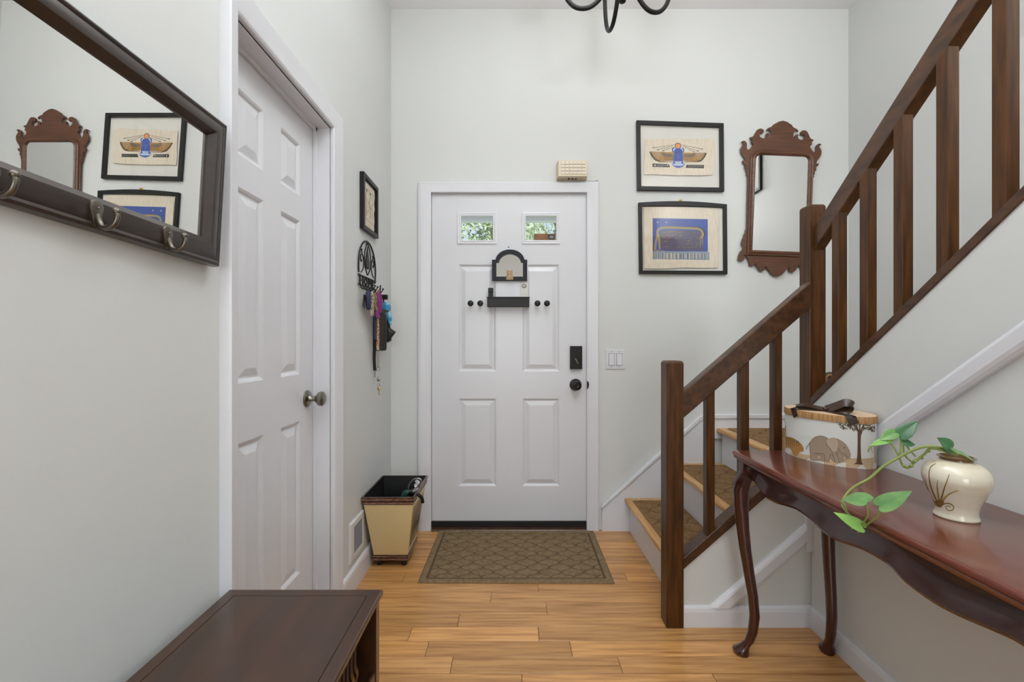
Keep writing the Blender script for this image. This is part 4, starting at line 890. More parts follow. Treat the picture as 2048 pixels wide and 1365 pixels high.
P = [([(308, 345), (1250, 362), (1252, 920), (308, 905)], 0, .0085), ([(308, 345), (316, 345), (320, 1048), (310, 1048)], 4, .0090), ([(310, 900), (1278, 925), (1278, 1062), (318, 1045)], 5, .0084), ([(1252, 365), (1280, 368), (1278, 1062), (1254, 1060)], 6, .0083)]
P += [([(450, 545), (1100, 560), (1180, 660), (1175, 905), (560, 900), (440, 850), (430, 640)], 2, .0088)]
P += sq([(345, 885), (362, 760), (385, 640), (392, 560), (450, 515), (560, 508), (760, 512), (960, 520), (1080, 528), (1140, 560), (1165, 620), (1140, 690)], 34, 40, 1, .0094, 5)
P += sq([(430, 880), (420, 780), (415, 690), (392, 600)], 26, 46, 1, .0093, 4); P += sq([(1128, 660), (1122, 770), (1118, 850)], 14, 8, 1, .0093, 2); P += sq([(1155, 690), (1158, 770), (1155, 820)], 14, 8, 1, .0093, 2)
P += sq([(470, 492), (700, 490), (900, 500), (1100, 508), (1180, 560), (1195, 620), (1170, 670)], 10, 26, 4, .0091, 4)
P += sq([(340, 890), (450, 900), (520, 905)], 16, 10, 3, .0092, 2)
for x, y in ((390, 415), (540, 415)): P.append((ell(x, y, 12, 12, 8), 6, .009))
for q in range(46):
    x = 328+q*20.3; y = 935+q*.3; P += sq([(x, y+rg.uniform(-8, 12)), (x+rg.uniform(-5, 5), y+55), (x, y+105)], 7, 6, 4 if q % 3 else 6, .0090, 1)
for q in range(34): x = 330+rg.random()*920; P += sq([(x, 940), (x+3, 1040)], 5, 5, 6, .0091, 1)
for _ in range(70):
    x, y = rg.uniform(470, 1090), rg.choice([585, 640, 690, 740, 790, 840])+rg.uniform(-12, 12); a = rg.uniform(14, 55)
    P += sq([(x, y), (x+a*.5, y+rg.uniform(-10, 10)), (x+a, y)], 7, 5, rg.choice([3, 3, 4, 2, 1]), .0091, 1)
for y in (720, 818): P += sq([(580, y-4), (1110, y+6)], 5, 5, 4, .0092, 1)
art(pB, 'night_print', P, ['blue', 'bronzeink', 'purplegrey', 'ochre', 'ink', 'greyblue', 'papyrus'], fb)
glassp(pB, fb, [(115, 150), (1515, 170), (1525, 1255), (125, 1245)], .0125)
bm = NB(); lathe(bm, (X(1363.5, 2.66), FY-.0, Z(399, 2.66)), [(.009, 0), (.009, .004), (.004, .007), (.004, .014), (.006, .016), (.002, .018)], '-y', 12); tube(bm, [(X(1363.5, 2.66), FY-.012, Z(398, 2.66)+.004), (X(1363.5, 2.66)-.006, FY-.013, Z(402, 2.66)), (X(1363.5, 2.66), FY-.016, Z(408, 2.66)), (X(1363.5, 2.66)+.006, FY-.013, Z(402, 2.66)), (X(1363.5, 2.66), FY-.012, Z(398, 2.66)+.004)], .0015, 6, sm=3)
obj('hanger', bm, 'brass', pB, smooth=True)
# narrow picture on the left wall
pC = thing('framed_picture', 'small black framed torn papyrus drawing on the left wall above the key rack', 'picture', (LX, 2.245, 1.664))
ca_, cb_ = (2.130, 1.664), (2.362, 1.932)
fc = lambda u, v, w_: (LX+.001+w_, u, v)
sticks(pC, fc, [(2.130, 1.664), (2.362, 1.664), (2.362, 1.930), (2.130, 1.933)], .019, .021, 'black')
obj('backing', B(LX+.0015, LX+.004, 2.14, 2.355, 1.672, 1.925), 'black', pC)
sheet(pC, fc, [(2.152, 1.690), (2.240, 1.686), (2.330, 1.684), (2.326, 1.72), (2.333, 1.75), (2.324, 1.785), (2.336, 1.81), (2.328, 1.84), (2.338, 1.87), (2.334, 1.905), (2.25, 1.908), (2.152, 1.905)], .008, 'papyrus')
P = []; K = .0082
for a in ([(2.165, 1.875), (2.32, 1.872)], [(2.165, 1.73), (2.32, 1.722)], [(2.17, 1.73), (2.17, 1.875)]): P += sq(a, .0022, .0022, 0, K, 1)
for a, w_ in (([(2.20, 1.74), (2.205, 1.79), (2.195, 1.83), (2.21, 1.862)], .012), ([(2.255, 1.738), (2.265, 1.78), (2.25, 1.82), (2.262, 1.86)], .012), ([(2.205, 1.83), (2.235, 1.81), (2.25, 1.835)], .006), ([(2.265, 1.80), (2.30, 1.79), (2.295, 1.74)], .009), ([(2.18, 1.86), (2.185, 1.80), (2.18, 1.76)], .006), ([(2.285, 1.86), (2.305, 1.83), (2.28, 1.81)], .007), ([(2.22, 1.76), (2.24, 1.78), (2.235, 1.80)], .006)): P += sq(a, w_, w_*.5, 1, K+.0002, 4)
for x, y in ((2.208, 1.868), (2.262, 1.866)): P.append((ell(x, y, .008, .009, 10), 0, K+.0004))
art(pC, 'drawing', P, ['ink', 'bronzeink'], fc)
glassp(pC, fc, [(2.147, 1.681), (2.347, 1.681), (2.347, 1.916), (2.147, 1.916)], .014)
# picture on the stairwell wall, seen in the fretwork mirror
pD = thing('framed_picture', 'black framed drawing high on the stairwell wall beyond the balustrade, seen in the fretwork mirror', 'picture', (SX-.01, 1.56, 2.33))
fdn = lambda u, v, w_: (SX-.001-w_, u, v)
sticks(pD, fdn, [(1.36, 2.345), (1.715, 2.345), (1.715, 2.85), (1.36, 2.85)], .024, .02, 'black')
obj('backing', B(SX-.005, SX-.0015, 1.37, 1.705, 2.355, 2.84), 'bgpaper', pD); glassp(pD, fdn, [(1.38, 2.36), (1.70, 2.36), (1.70, 2.83), (1.38, 2.83)], .012)

# ------------------------------------------------------------------ small things on the front wall and door
cb = thing('chime_box', 'aged ivory plastic box with a grid of keys above the front door casing', 'control box', (X(1145, 2.65), FY-.02, 2.085))
bm = NB(); x0, x1 = X(1116, 2.63), X(1174.5, 2.63); loft(bm, [[(x0-.004, FY-.001, 2.083), (x1+.003, FY-.001, 2.083), (x1+.003, FY-.001, 2.186), (x0-.004, FY-.001, 2.186)], [(x0-.002, FY-.045, 2.087), (x1+.001, FY-.045, 2.087), (x1+.001, FY-.045, 2.185), (x0-.002, FY-.045, 2.185)], [(x0+.002, FY-.062, 2.090), (x1-.002, FY-.062, 2.090), (x1-.002, FY-.062, 2.183), (x0+.002, FY-.062, 2.183)]])
obj('housing', bm, 'beigebox', cb, bevel=.002)
kw = (x1-x0-.026)/6
for i in range(6):
    for j in range(4):
        kx, kz = x0+.016+kw*i, 2.099+.0195*j
        bm = NB(); box(bm, kx+.001, kx+kw-.001, FY-.0655, FY-.062, kz+.0022, kz+.0185); obj('key', bm, 'key', cb, bevel=.0008)
        if j < 3: bm = NB(); box(bm, kx+.003, kx+kw-.003, FY-.0645, FY-.062, kz+.0185, kz+.0215); obj('key_shade', bm, 'key_shade', cb)  # shadow lines between key rows, put in as dark strips
for q in range(3):
    bm = NB(); lathe(bm, (x0+.066+q*.0205, FY-.035, 2.0825), [(.0062, 0), (.0062, .0035)], 'z', 12); obj('port', bm, 'bininside', cb)
bm = NB(); tube(bm, [(x1, FY-.006, 2.088), (x1+.03, FY-.008, 2.083), (x1+.045, FY-.010, 2.079), (x1+.06, FY-.006, 2.088), (x1+.072, FY-.004, 2.086), (x1+.076, FY-.003, 2.07), (x1+.0765, FY-.003, 1.95), (x1+.0765, FY-.003, 1.80)], .0016, 6, sm=3); obj('cable', bm, 'wire', cb, smooth=True)

sp = thing('light_switch', 'white double rocker light switch plate beside the front door', 'light switch', (X(1230.5, FY), FY, .958))
sx0, sx1, sz0, sz1 = X(1211, FY), X(1250, FY), Z(738.5, FY), Z(699, FY)
bm = NB(); loft(bm, [[(sx0+i, FY-d, sz0+i), (sx1-i, FY-d, sz0+i), (sx1-i, FY-d, sz1-i), (sx0+i, FY-d, sz1-i)] for i, d in ((0, .0), (0, .003), (.003, .0065))]); obj('plate', bm, 'white', sp)
for cx in ((sx0+sx1)/2-.0235, (sx0+sx1)/2+.0235):
    bm = NB(); cz = (sz0+sz1)/2; box(bm, cx-.0185, cx+.0185, FY-.0072, FY-.006, cz-.036, cz+.036); obj('rocker_gap_shade', bm, 'greyink', sp)  # grey slab stands in for the shadow gap around the rocker
    bm = NB(); prism(bm, [(FY-.006, cz-.0335), (FY-.0125, cz-.0335), (FY-.0095, cz), (FY-.0075, cz+.0335), (FY-.006, cz+.0335)], 'x', cx-.0155, cx+.0155); obj('rocker', bm, 'white', sp)
    for dz in (-.048, .048):
        bm = NB(); cyl(bm, (cx, FY-.0055, cz+dz), .0028, .0015, '-y', 10); obj('screw', bm, 'steel', sp)

# key shelf with an arched mirror on the front door
YS = DY-.03
hs = thing('mirror_shelf', 'black arched mirror with a small shelf below, hung on the front door', 'shelf', (X(1017, YS), DY-.01, Z(613, YS)))
def G(x, y, Y=YS): p = P3(960+x/9.1, 490+y/9.1, Y); return (p.x, p.z)
outl = [G(218, 650), G(860, 650), G(860, 265), G(820, 262)]+[G(545+265*cos(R(a)), 262+22-207*sin(R(a))) for a in range(8, 180, 8)]+[G(270, 262), G(218, 265)]
inl = [G(297, 572), G(782, 572), G(782, 322), G(750, 320)]+[G(545+200*cos(R(a)), 322-155*sin(R(a))) for a in range(8, 180, 8)]+[G(340, 322), G(297, 322)]
bm = NB(); loft(bm, [[(p[0], DY-.014, p[1]) for p in outl], [(p[0], DY-.026, p[1]) for p in outl], [(p[0], DY-.026, p[1]) for p in inl], [(p[0], DY-.014, p[1]) for p in inl]], caps=False)
bm.verts.ensure_lookup_table(); n_ = len(outl)
for i in range(n_): j = (i+1) % n_; bm.faces.new([bm.verts[i], bm.verts[j], bm.verts[3*n_+j], bm.verts[3*n_+i]])
obj('mirror_frame', bm, 'navyblack', hs)
bm = NB(); prism(bm, inl, 'y', DY-.018, DY-.016); obj('mirror_glass', bm, 'mirror', hs)
a, b = G(285, 640), G(880, 960); obj('backboard', B(a[0], b[0], DY-.010, DY-.001, b[1], G(0, 300)[1]), 'white', hs)
a, b = G(738, 655), G(882, 940); bm = box(NB(), a[0], b[0], DY-.014, DY-.010, b[1], a[1]); mpl = obj('metal_plate', bm, 'bgpaper', hs)
bm = NB(); cq = G(805, 735); lathe(bm, (cq[0], DY-.014, cq[1]), [(.0135, 0), (.0135, .002), (.011, .003), (.0095, .0015), (.001, .0015)], '-y', 20); obj('ring', bm, 'steel', mpl, smooth=True)
a, b = G(125, 945, 2.66), G(903, 1120, 2.66)
bm = NB(); box(bm, a[0], b[0], DY-.055, DY-.001, a[1]-.006, a[1]); box(bm, a[0]+.002, b[0]-.002, DY-.050, DY-.042, b[1], a[1]-.006); box(bm, a[0]+.002, b[0]-.002, DY-.012, DY-.001, b[1], a[1]-.006); box(bm, a[0]+.002, a[0]+.008, DY-.042, DY-.012, b[1], a[1]-.006); box(bm, b[0]-.008, b[0]-.002, DY-.042, DY-.012, b[1], a[1]-.006)
obj('shelf', bm, 'black', hs, bevel=.0008)
zs = a[1]; a, b = G(152, 780, 2.67), G(240, 945, 2.67)
kb_ = thing('black_holder', 'small black holder standing at the left end of the shelf on the front door', 'holder', ((a[0]+b[0])/2, DY-.03, zs))
bm = NB(); box(bm, a[0], b[0], DY-.040, DY-.020, zs, zs+.028); obj('body', bm, 'black', kb_, bevel=.002)
bm = NB(); box(bm, a[0]-.001, b[0]+.001, DY-.042, DY-.018, zs+.028, a[1]); obj('cap', bm, 'black', kb_, bevel=.003)
fgz = G(0, 640)[1]
fg = thing('tan_figurine', 'tan eared figurine sitting at the foot of the arched mirror on the front door', 'figurine', (G(540, 0)[0], DY-.03, fgz))
bm = NB(); lathe(bm, (G(540, 0)[0], DY-.034, fgz), [(.010, 0), (.0215, .002), (.0225, .010), (.0195, .022), (.0165, .036), (.0165, .048), (.012, .056), (.003, .058)], n=16); bmesh.ops.scale(bm, vec=(1, .45, 1), space=Matrix.Translation(-Vector((G(540, 0)[0], DY-.034, fgz))), verts=bm.verts[:]); obj('body', bm, 'tanfig', fg, smooth=True)
for s in (-1, 1):
    bm = NB(); x = G(540, 0)[0]+s*.0125; loft(bm, [[(x-.005, DY-.038, fgz+.046), (x+.005, DY-.038, fgz+.046), (x+.005, DY-.031, fgz+.046), (x-.005, DY-.031, fgz+.046)], [(x+s*.001-.001, DY-.035, fgz+.066), (x+s*.001+.001, DY-.035, fgz+.066), (x+s*.001+.001, DY-.033, fgz+.066), (x+s*.001-.001, DY-.033, fgz+.066)]]); obj('ear', bm, 'tanfig', fg)

# ------------------------------------------------------------------ key rack on the left wall and what hangs there
kr = thing('key_rack', 'black wrought-iron key rack with scrolls and letters on the left wall', 'key rack', (LX+.01, 2.235, 1.43))
W0 = LX+.006
def KP(u, v, w_=0): return (W0+w_, 2.10+u, 1.445+v)      # u 0..0.27 along the wall, v up
bm = NB(); arch = [KP(.13+.13*cos(R(a)), .04+.135*sin(R(a))) for a in range(-25, 206, 11)]
tube(bm, arch, .004, 8); tube(bm, [KP(0, -.005), KP(.265, -.005)], .004, 8); tube(bm, [KP(.012, -.017), KP(.015, -.002)], .003, 6)
tube(bm, [KP(.13, .172), KP(.09, .12), KP(.085, .06), KP(.125, .01)], .0028, 7, sm=4); tube(bm, [KP(.13, .172), KP(.172, .12), KP(.178, .06), KP(.135, .01)], .0028, 7, sm=4)
for s, cx in ((1, .042), (-1, .218)):
    sp_ = [KP(cx+s*(.030-.0035*q)*cos(q*.75)*.9, .072+(.034-.004*q)*sin(q*.75)) for q in range(9)]; tube(bm, sp_, .0027, 7, sm=3)
    tube(bm, [KP(cx-s*.008, .010), KP(cx+s*.02, .03), KP(cx+s*.03, .07), KP(cx-s*.004, .115)], .0027, 7, sm=3); ball(bm, KP(cx-s*.002, .118), .006, 8)
obj('scroll_frame', bm, 'iron', kr, smooth=True)
bm = NB(); prism(bm, [(2.10+a, 1.445+b) for a, b in ((.13, .15), (.118, .11), (.104, .075), (.108, .05), (.122, .04), (.13, .05), (.138, .04), (.153, .05), (.157, .075), (.143, .11))], 'x', W0-.002, W0+.002); obj('leaf_plate', bm, 'iron', kr)
LET = {'H': [((0, 0), (0, 1)), ((1, 0), (1, 1)), ((0, .5), (1, .5))], 'O': [((.5, 0), (0, .5)), ((0, .5), (.5, 1)), ((.5, 1), (1, .5)), ((1, .5), (.5, 0))], 'M': [((0, 0), (0, 1)), ((0, 1), (.5, .4)), ((.5, .4), (1, 1)), ((1, 1), (1, 0))], 'E': [((0, 0), (0, 1)), ((0, 0), (1, 0)), ((0, .5), (.8, .5)), ((0, 1), (1, 1))]}
for i, ch in enumerate('HOME'):
    bm = NB(); u0 = .012+i*.064
    for (a, b), (c_, d_) in LET[ch]: tube(bm, [KP(u0+a*.042, -.048+b*.04, .002), KP(u0+c_*.042, -.048+d_*.04, .002)], .0035, 6)
    tag(obj('letter', bm, 'iron', kr, smooth=True), 'iron letter '+ch)
obj('hook_bar', tube(NB(), [KP(0, -.050), KP(.265, -.050)], .0035, 8), 'iron', kr, smooth=True)
hk = [.02, .065, .11, .155, .20, .25]
for u in hk:
    bm = NB(); tube(bm, [KP(u, -.050), KP(u, -.068, .008), KP(u, -.072, .024), KP(u, -.060, .036), KP(u, -.048, .042)], .0028, 7, sm=4); ball(bm, KP(u, -.046, .043), .005, 8); obj('hook', bm, 'iron', kr, smooth=True)
def hang(name, label, cat, u, w_=.024): return thing(name, label, cat, KP(u, -.07, w_))
t = hang('key_bunch', 'bunch of dark keys on the hook nearest the closet door', 'keys', .02)
bm = NB(); c0 = Vector(KP(.02, -.078, .024)); tube(bm, [c0+Vector((0, .012*cos(a), .012*sin(a)-.004)) for a in [2*pi*k_/14 for k_ in range(15)]], .0011, 6); obj('key_ring', bm, 'chainm', t, smooth=True)
for k_, (dy, dz, sw) in enumerate(((-.016, -.062, -.5), (-.004, -.07, -.15), (.010, -.058, .3))):
    bm = NB(); p = c0+Vector((.003*k_-.003, 0, -.016)); q = p+Vector((0, dy-.006, dz)); ball(bm, p.lerp(q, .18), .009, 10, sc=(.25, 1, 1)); tube(bm, [p.lerp(q, .2), q], .0026, 6); obj('key', bm, 'iron', t, smooth=True)
t = hang('navy_pouch', 'navy blue key pouch hanging from the rack beside the dark keys', 'pouch', .065)
c0 = Vector(KP(.062, -.072, .026)); bm = NB(); loft(bm, [[c0+Vector((cos(a)*rx_, sin(a)*ry_, -dz)) for a in [2*pi*k_/12 for k_ in range(12)]] for dz, rx_, ry_ in ((0, .003, .006), (.012, .010, .018), (.05, .012, .021), (.085, .011, .020), (.096, .005, .012))]); obj('pouch_body', bm, 'navy', t, smooth=True)
t = hang('patterned_key_case', 'small pale patterned key case hanging in the middle of the rack', 'key case', .11)
c0 = Vector(KP(.098, -.072, .034)); bm = NB(); loft(bm, [[c0+Vector((cos(a)*rx_, sin(a)*ry_, -dz)) for a in [2*pi*k_/10 for k_ in range(10)]] for dz, rx_, ry_ in ((0, .003, .006), (.015, .006, .020), (.12, .007, .022), (.125, .004, .018))]); obj('case_body', bm, 'pouch', t, smooth=True)
t = hang('gold_charm', 'gold coloured charm between the patterned case and the purple cloth', 'charm', .155)
c0 = Vector(KP(.140, -.072, .036)); bm = NB()
for q in range(6): ball(bm, c0+Vector((.002*(q % 2), .008*((q % 3)-1), -.014-q*.014)), .010, 10, sc=(.6, 1, 1))
obj('charm_body', bm, 'gold', t, smooth=True)
t = hang('purple_cloth', 'purple and magenta cloth tag hanging right of the gold charm', 'cloth', .20)
c0 = Vector(KP(.178, -.070, .036)); bm = NB(); strip(bm, [c0, c0+Vector((.004, .004, -.04)), c0+Vector((-.002, -.006, -.09)), c0+Vector((.004, -.012, -.13))], (.3, 1, 0), .034, .006); strip(bm, [c0+Vector((.004, .01, 0)), c0+Vector((.010, .02, -.05)), c0+Vector((.006, .012, -.10))], (.5, 1, 0), .022, .006); obj('cloth_tag', bm, 'purple', t, smooth=True)
t = hang('navy_strap', 'narrow navy strap hanging down behind the orange lanyard', 'strap', .16)
c0 = Vector(KP(.165, -.13, .028)); bm = NB(); strip(bm, [c0, c0+Vector((0, 0, -.10)), c0+Vector((0, 0, -.18))], (0.3, 1, 0), .022, .003); obj('strap_body', bm, 'navy', t, smooth=True)
# orange lanyard with a chain and a key, hanging nearest the camera
YL = 2.29
t = thing('lanyard', 'orange and cream patterned lanyard ending in a chain and a key', 'lanyard', P3(756, 600, YL-.01))
L_ = lambda x, y: P3(700+x/6.2, 580+y/6.2, YL)
bm = NB(); strip(bm, [L_(355, 0), L_(345, 120), L_(342, 260), L_(345, 420), L_(346, 560), L_(345, 740)], (.8, -.5, 0), .015, .004); obj('strap', bm, 'lany', t, smooth=True)
bm = NB()
for q in range(12):
    c0 = L_(348+(6 if q % 2 else -6), 750+q*19); tube(bm, [c0+Vector(((.0035*cos(a)) if q % 2 else 0, (0 if q % 2 else .0035*cos(a)), .006*sin(a))) for a in [2*pi*k_/10 for k_ in range(11)]], .0012, 5)
tube(bm, [L_(352, 980)+Vector((.0085*cos(a), 0, .0095*sin(a))) for a in [2*pi*k_/16 for k_ in range(17)]], .0014, 6); ball(bm, L_(352, 1110), .008, 12, sc=(1, .3, 1.25)); tube(bm, [L_(352, 1060), L_(352, 1085)], .001, 5)
tube(bm, [L_(354, 1180)+Vector((.0065*cos(a), 0, .0075*sin(a))) for a in [2*pi*k_/16 for k_ in range(17)]], .0011, 6)
obj('chain', bm, 'chainm', t, smooth=True)
bm = NB(); ball(bm, L_(357, 1225), .0085, 12, sc=(1, .25, 1)); p = L_(359, 1305); q_ = L_(357, 1235); prism(bm, [(q_.x-.002, q_.z), (q_.x+.002, q_.z), (p.x+.002, p.z), (p.x-.002, p.z+.003)], 'y', YL-.001, YL+.001); box(bm, p.x+.001, p.x+.0045, YL-.001, YL+.001, p.z+.003, p.z+.007); obj('key', bm, 'brass', t, smooth=True)
bm = NB(); t2 = thing('black_cord', 'narrow black cord with a grey tag hanging beside the lanyard chain', 'cord', P3(749, 700, 2.30))  # black cord with a grey tag at its end
strip(bm, [P3(700+303/6.2, 580+735/6.2, 2.31), P3(700+300/6.2, 580+860/6.2, 2.31), P3(700+308/6.2, 580+1000/6.2, 2.31)], (1, -.4, 0), .016, .005); obj('cord_body', bm, 'blackcloth', t2, smooth=True)
bm = NB(); strip(bm, [P3(700+308/6.2, 580+1003/6.2, 2.31), P3(700+308/6.2, 580+1085/6.2, 2.31)], (1, -.4, 0), .010, .002, sm=2); obj('cord_tag', bm, 'greyink', t2)
# black bag
t = thing('black_pouch', 'black nylon pouch hanging from the key rack behind the lanyard', 'bag', P3(760, 700, 2.36))
YB = 2.36; Q = lambda x, y, Y=YB: P3(700+x/6.2, 580+y/6.2, Y)
bm = NB(); rings = []
for y, xl, xr in ((235, 370, 395), (260, 335, 425), (330, 292, 450), (420, 276, 456), (560, 270, 458), (680, 268, 455), (738, 275, 452), (748, 300, 440)):
    a, b = Q(xl, y), Q(xr, y); c0 = (a+b)/2; h_ = (b.x-a.x)/2
    rings.append([c0+Vector((h_*cos(2*pi*k_/16), .035*sin(2*pi*k_/16), (.004*sin(k_*2.1)))) for k_ in range(16)])
loft(bm, rings); bpo = obj('pouch_body', bm, 'blackcloth', t, smooth=True)
bm = NB(); strip(bm, [Q(385, 250), Q(384, 130), Q(375, 0), Q(378, -60)], (1, 0, 0), .006, .003); obj('strap', bm, 'blackcloth', t, smooth=True)
# folded umbrella
YU = 2.42; U_ = lambda x, y: P3(700+x/6.2, 580+y/6.2, YU)
t = thing('folding_umbrella', 'blue patterned folding umbrella with black handle at the end of the key rack', 'umbrella', U_(425, 300))
bm = NB(); a, b = U_(382, 120), U_(468, 58); box(bm, a.x, b.x, YU-.012, YU+.012, a.z, b.z); hdl = obj('handle', bm, 'black', t, bevel=.003)
obj('shaft', tube(NB(), [U_(418, 115), U_(418, 175)], .004, 8), 'black', t, smooth=True)
bm = NB(); rings = []
for q, (y, xl, xr) in enumerate(((150, 440, 475), (165, 370, 490), (200, 358, 497), (240, 372, 500), (262, 400, 497), (300, 432, 512), (360, 462, 518), (430, 488, 514), (445, 497, 508))):
    a, b = U_(xl, y), U_(xr, y); c0 = (a+b)/2; h_ = (b.x-a.x)/2; rings.append([c0+Vector((h_*(1+.12*(k_ % 2))*cos(2*pi*k_/16), h_*.7*(1+.12*(k_ % 2))*sin(2*pi*k_/16), 0)) for k_ in range(16)])
loft(bm, rings); obj('canopy', bm, 'cyan', t, smooth=True)
bm = NB(); strip(bm, [U_(362, 245)-Vector((0, .03, 0)), U_(430, 262)-Vector((0, .035, 0)), U_(495, 268)-Vector((0, .025, 0))], (0, .1, 1), .012, .003); obj('tie_strap', bm, 'black', t, smooth=True)
t = thing('black_bag', 'crumpled black bag sticking out behind the black pouch', 'bag', U_(500, 640))
bm = NB(); c0 = U_(488, 560); pts = [(-52, -70), (-5, -100), (82, -38), (30, 30), (22, 70), (-20, 92), (-60, 60)]
loft(bm, [[c0+Vector((x*.00044*s, dy, -y*.00044*s)) for x, y in pts] for s, dy in ((.5, -.018), (.9, -.012), (1, .0), (.7, .014))]); obj('bag_body', bm, 'blackcloth', t, smooth=False)
bm = NB(); strip(bm, [U_(455, 300), U_(468, 400), U_(480, 490)], (1, 0, 0), .02, .006); obj('bag_neck', bm, 'blackcloth', t, smooth=True)

# ------------------------------------------------------------------ waste bin
wb = thing('waste_bin', 'tapered mustard lacquer bin with dark banded rim in the corner left of the door', 'bin', (-.6, 2.33, 0))
T4 = lambda t, g=0: [(-.714+.030*(1-t)-g, 2.145+.101*(1-t)-g), (-.470-.054*(1-t)+g, 2.145+.101*(1-t)-g), (-.470-.054*(1-t)+g, 2.490-.05*(1-t)+g), (-.714+.030*(1-t)-g, 2.490-.05*(1-t)+g)]
def tz(t): return .028+.355*t
def lv(t, g=0): return [(x, y, tz(t)) for x, y in T4(t, g)]
bm = NB(); loft(bm, [lv(.09), lv(.90)]+[lv(.90, -.002), lv(.10, -.002)], caps=False); obj('bin_body', bm, 'binc', wb)
bm = NB(); loft(bm, [lv(.885, .001), lv(.90, .004), lv(.93, .004), lv(.935, .002), lv(.945, .004), lv(.985, .005), lv(1, .003), lv(1, -.004)], caps=False); obj('rim_band', bm, 'bind', wb)
for ta, tb_ in ((.905, .92), (.955, .972), (.03, .045), (.075, .088)):
    bm = NB(); loft(bm, [lv(ta, .0045), lv(ta, .006), lv(tb_, .006), lv(tb_, .0045)], caps=False); obj('painted_stripe', bm, 'bindl', wb)
bm = NB(); loft(bm, [lv(0), lv(.02, .004), lv(.05, .004), lv(.055, .002), lv(.07, .004), lv(.1, .003), lv(.105, .0005)]); obj('base_band', bm, 'bind', wb)
bm = NB(); loft(bm, [lv(.12, -.0045), lv(.995, -.0045)], caps=False); L = [bm.verts.new(p) for p in lv(.12, -.0045)]; bm.faces.new(L); obj('lining', bm, 'bininside', wb)
for sx_, sy_ in ((0, 0), (1, 0), (1, 1), (0, 1)):
    p = T4(0, -.018)[{(0, 0): 0, (1, 0): 1, (1, 1): 2, (0, 1): 3}[(sx_, sy_)]]
    bm = NB(); ball(bm, (p[0], p[1], .0148), .0148, 14); obj('foot', bm, 'black', wb, smooth=True)
a, b = T4(.17, .0012), T4(.80, .0012)
def bi(s, t): p = [a[1][i]+(a[2][i]-a[1][i])*s for i in (0, 1)]; q = [b[1][i]+(b[2][i]-b[1][i])*s for i in (0, 1)]; return (p[0]+(q[0]-p[0])*t+.0012, p[1]+(q[1]-p[1])*t, tz(.17+.63*t))
bm = NB()
pic = lambda pts, mi, o_=0: setattr(bm.faces.new([bm.verts.new((bi(s, t)[0]+o_, *bi(s, t)[1:])) for s, t in pts]), 'material_index', mi)
pic([(.12, .02), (.9, .02), (.9, .98), (.12, .98)], 0); pic([(.14, .04), (.88, .04), (.88, .45), (.14, .52)], 1, .0006)
for q in range(26):
    s = .16+.028*q; pic([(s, .3), (s+.012, .3), (s+.03*sin(q), .7+.25*abs(sin(q*1.7))), (s+.03*sin(q)-.01, .7+.25*abs(sin(q*1.7)))], 2+(q % 2), .001)
obj('painted_panel', bm, ['tan', 'scene_a', 'eledark', 'pewter'], wb, norm=False)
# what sticks out of the bin
N_ = lambda x, y, Y: P3(790+x/13.65, 940+y/13.65, Y)
t = thing('umbrella', 'dark green umbrella with a dark hooked handle over the rim of the mustard bin', 'umbrella', (-.5, 2.24, .2))
bm = NB(); hp = [N_(350, 650, 2.225), N_(430, 640, 2.22), N_(530, 650, 2.215), N_(620, 670, 2.21), N_(690, 720, 2.21), N_(740, 790, 2.21), N_(757, 900, 2.21)]
tube(bm, hp, lambda s: .0085, 10, sm=4); obj('hooked_handle', bm, 'pewter' if False else 'bronze', t, smooth=True)
bm = NB(); tube(bm, [N_(380, 650, 2.225), N_(310, 640, 2.23), Vector((-.545, 2.25, .32)), Vector((-.575, 2.28, .16)), Vector((-.585, 2.29, .075))], lambda s: .010+.012*min(1, s*3)*(1-.6*s), 12, sm=4); obj('canopy', bm, 'green', t, smooth=True)
t = thing('wire_loop', 'pale looped handle standing out of the mustard bin behind the umbrella hook', 'handle', (-.5, 2.28, .3))
bm = NB(); YW = 2.26
tube(bm, [N_(380, 590, YW), N_(370, 480, YW), N_(420, 360, YW), N_(510, 265, YW), N_(620, 235, YW), N_(715, 275, YW), N_(700, 350, YW), N_(600, 470, YW), N_(500, 540, YW), N_(400, 590, YW), N_(380, 620, YW), Vector((-.54, 2.27, .28)), Vector((-.56, 2.28, .10))], .0042, 8, sm=5); obj('loop', bm, 'steel', t, smooth=True)
bm = NB(); strip(bm, [N_(560, 300, YW+.01), N_(640, 330, YW), N_(560, 420, YW), N_(600, 480, YW), N_(520, 570, YW), N_(470, 640, YW)], (1, .2, .3), .014, .004); obj('strap', bm, 'white', t, smooth=True)

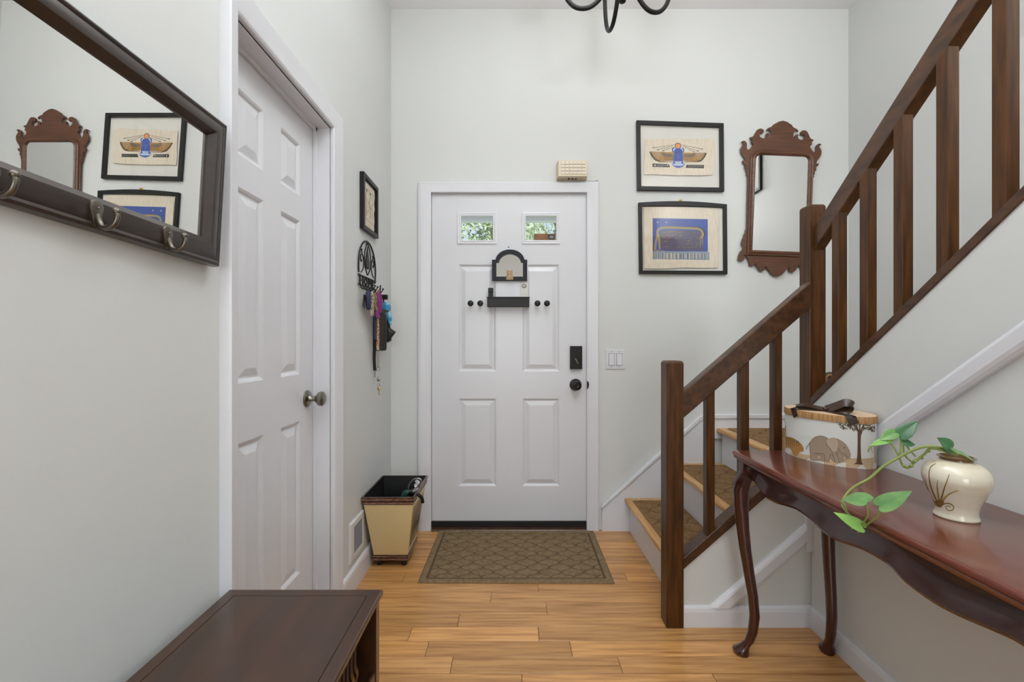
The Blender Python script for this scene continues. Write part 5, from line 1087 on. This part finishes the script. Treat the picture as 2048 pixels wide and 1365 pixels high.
# ------------------------------------------------------------------ vent in the left wall
vt_ = tag(thing('air_vent', 'white metal wall vent low on the left wall beside the bin', 'vent', (LX, 2.08, .14)))
bm = NB(); y0_, y1_, z0_, z1_ = 1.99, 2.175, .135, .315; yi0, yi1, zi0, zi1 = 2.032, 2.148, .165, .287
loft(bm, [[(LX+w_, ya, za), (LX+w_, yb, za), (LX+w_, yb, zb), (LX+w_, ya, zb)] for ya, yb, za, zb, w_ in ((y0_, y1_, z0_, z1_, .0), (y0_, y1_, z0_, z1_, .004), (y0_+.006, y1_-.006, z0_+.006, z1_-.006, .009), (yi0, yi1, zi0, zi1, .009), (yi0, yi1, zi0, zi1, .002))], caps=False); obj('vent_frame', bm, 'trim', vt_)
obj('vent_back', B(LX+.0005, LX+.0015, yi0, yi1, zi0, zi1), 'ink', vt_)
for q in range(11):
    yq = yi0+.006+(yi1-yi0-.012)*q/10; bm = NB(); prism(bm, [(LX+.002, yq-.004), (LX+.0085, yq-.001), (LX+.0085, yq+.0012), (LX+.002, yq-.0015)], 'z', zi0, zi1); obj('louvre', bm, 'greyink', vt_)

# ------------------------------------------------------------------ chandelier
CC = (.466, 1.9); ch = thing('chandelier', 'black iron chandelier with curved arms hanging from the foyer ceiling', 'chandelier', (*CC, 2.55))
bm = NB(); lathe(bm, (*CC, 2.555), [(.003, 0), (.014, .006), (.016, .014), (.007, .026), (.010, .05), (.022, .09), (.026, .13), (.012, .17), (.008, .21), (.008, .30), (.018, .32), (.010, .345), (.004, .36)], n=20); obj('hub', bm, 'iron', ch, smooth=True)
bm = NB()
for q in range(8):
    z = 2.92+q*.024; tube(bm, [(CC[0]+(.007*cos(a) if q % 2 else 0), CC[1]+(0 if q % 2 else .007*cos(a)), z+.016*sin(a)) for a in [2*pi*k_/12 for k_ in range(13)]], .002, 6)
obj('chain', bm, 'iron', ch, smooth=True)
obj('canopy', lathe(NB(), (*CC, CEIL-.03), [(.008, -.002), (.03, .004), (.055, .018), (.06, .0295)], n=24), 'iron', ch, smooth=True)
for i in range(5):
    a = R(94+72*i); dx_, dy_ = cos(a), sin(a); A = lambda r_, z: (CC[0]+dx_*r_, CC[1]+dy_*r_, z)
    arm = obj('arm', tube(NB(), [A(.012, 2.70), A(.045, 2.66), A(.085, 2.60), A(.125, 2.567), A(.165, 2.562), A(.205, 2.580), A(.238, 2.625), A(.260, 2.70), A(.27, 2.80)], lambda s: .0095, 12, sm=5), 'iron', ch, smooth=True)
    obj('candle_cup', lathe(NB(), A(.27, 2.80), [(.006, 0), (.03, .006), (.034, .014), (.012, .012), (.014, .03)], n=18), 'iron', arm, smooth=True)
    obj('candle_sleeve', cyl(NB(), A(.27, 2.815), .0115, .08), 'candle', arm, smooth=True)
    obj('bulb', lathe(NB(), A(.27, 2.895), [(.007, 0), (.015, .012), (.018, .026), (.013, .046), (.004, .062), (.001, .066)], n=14), 'bulb', arm, smooth=True)
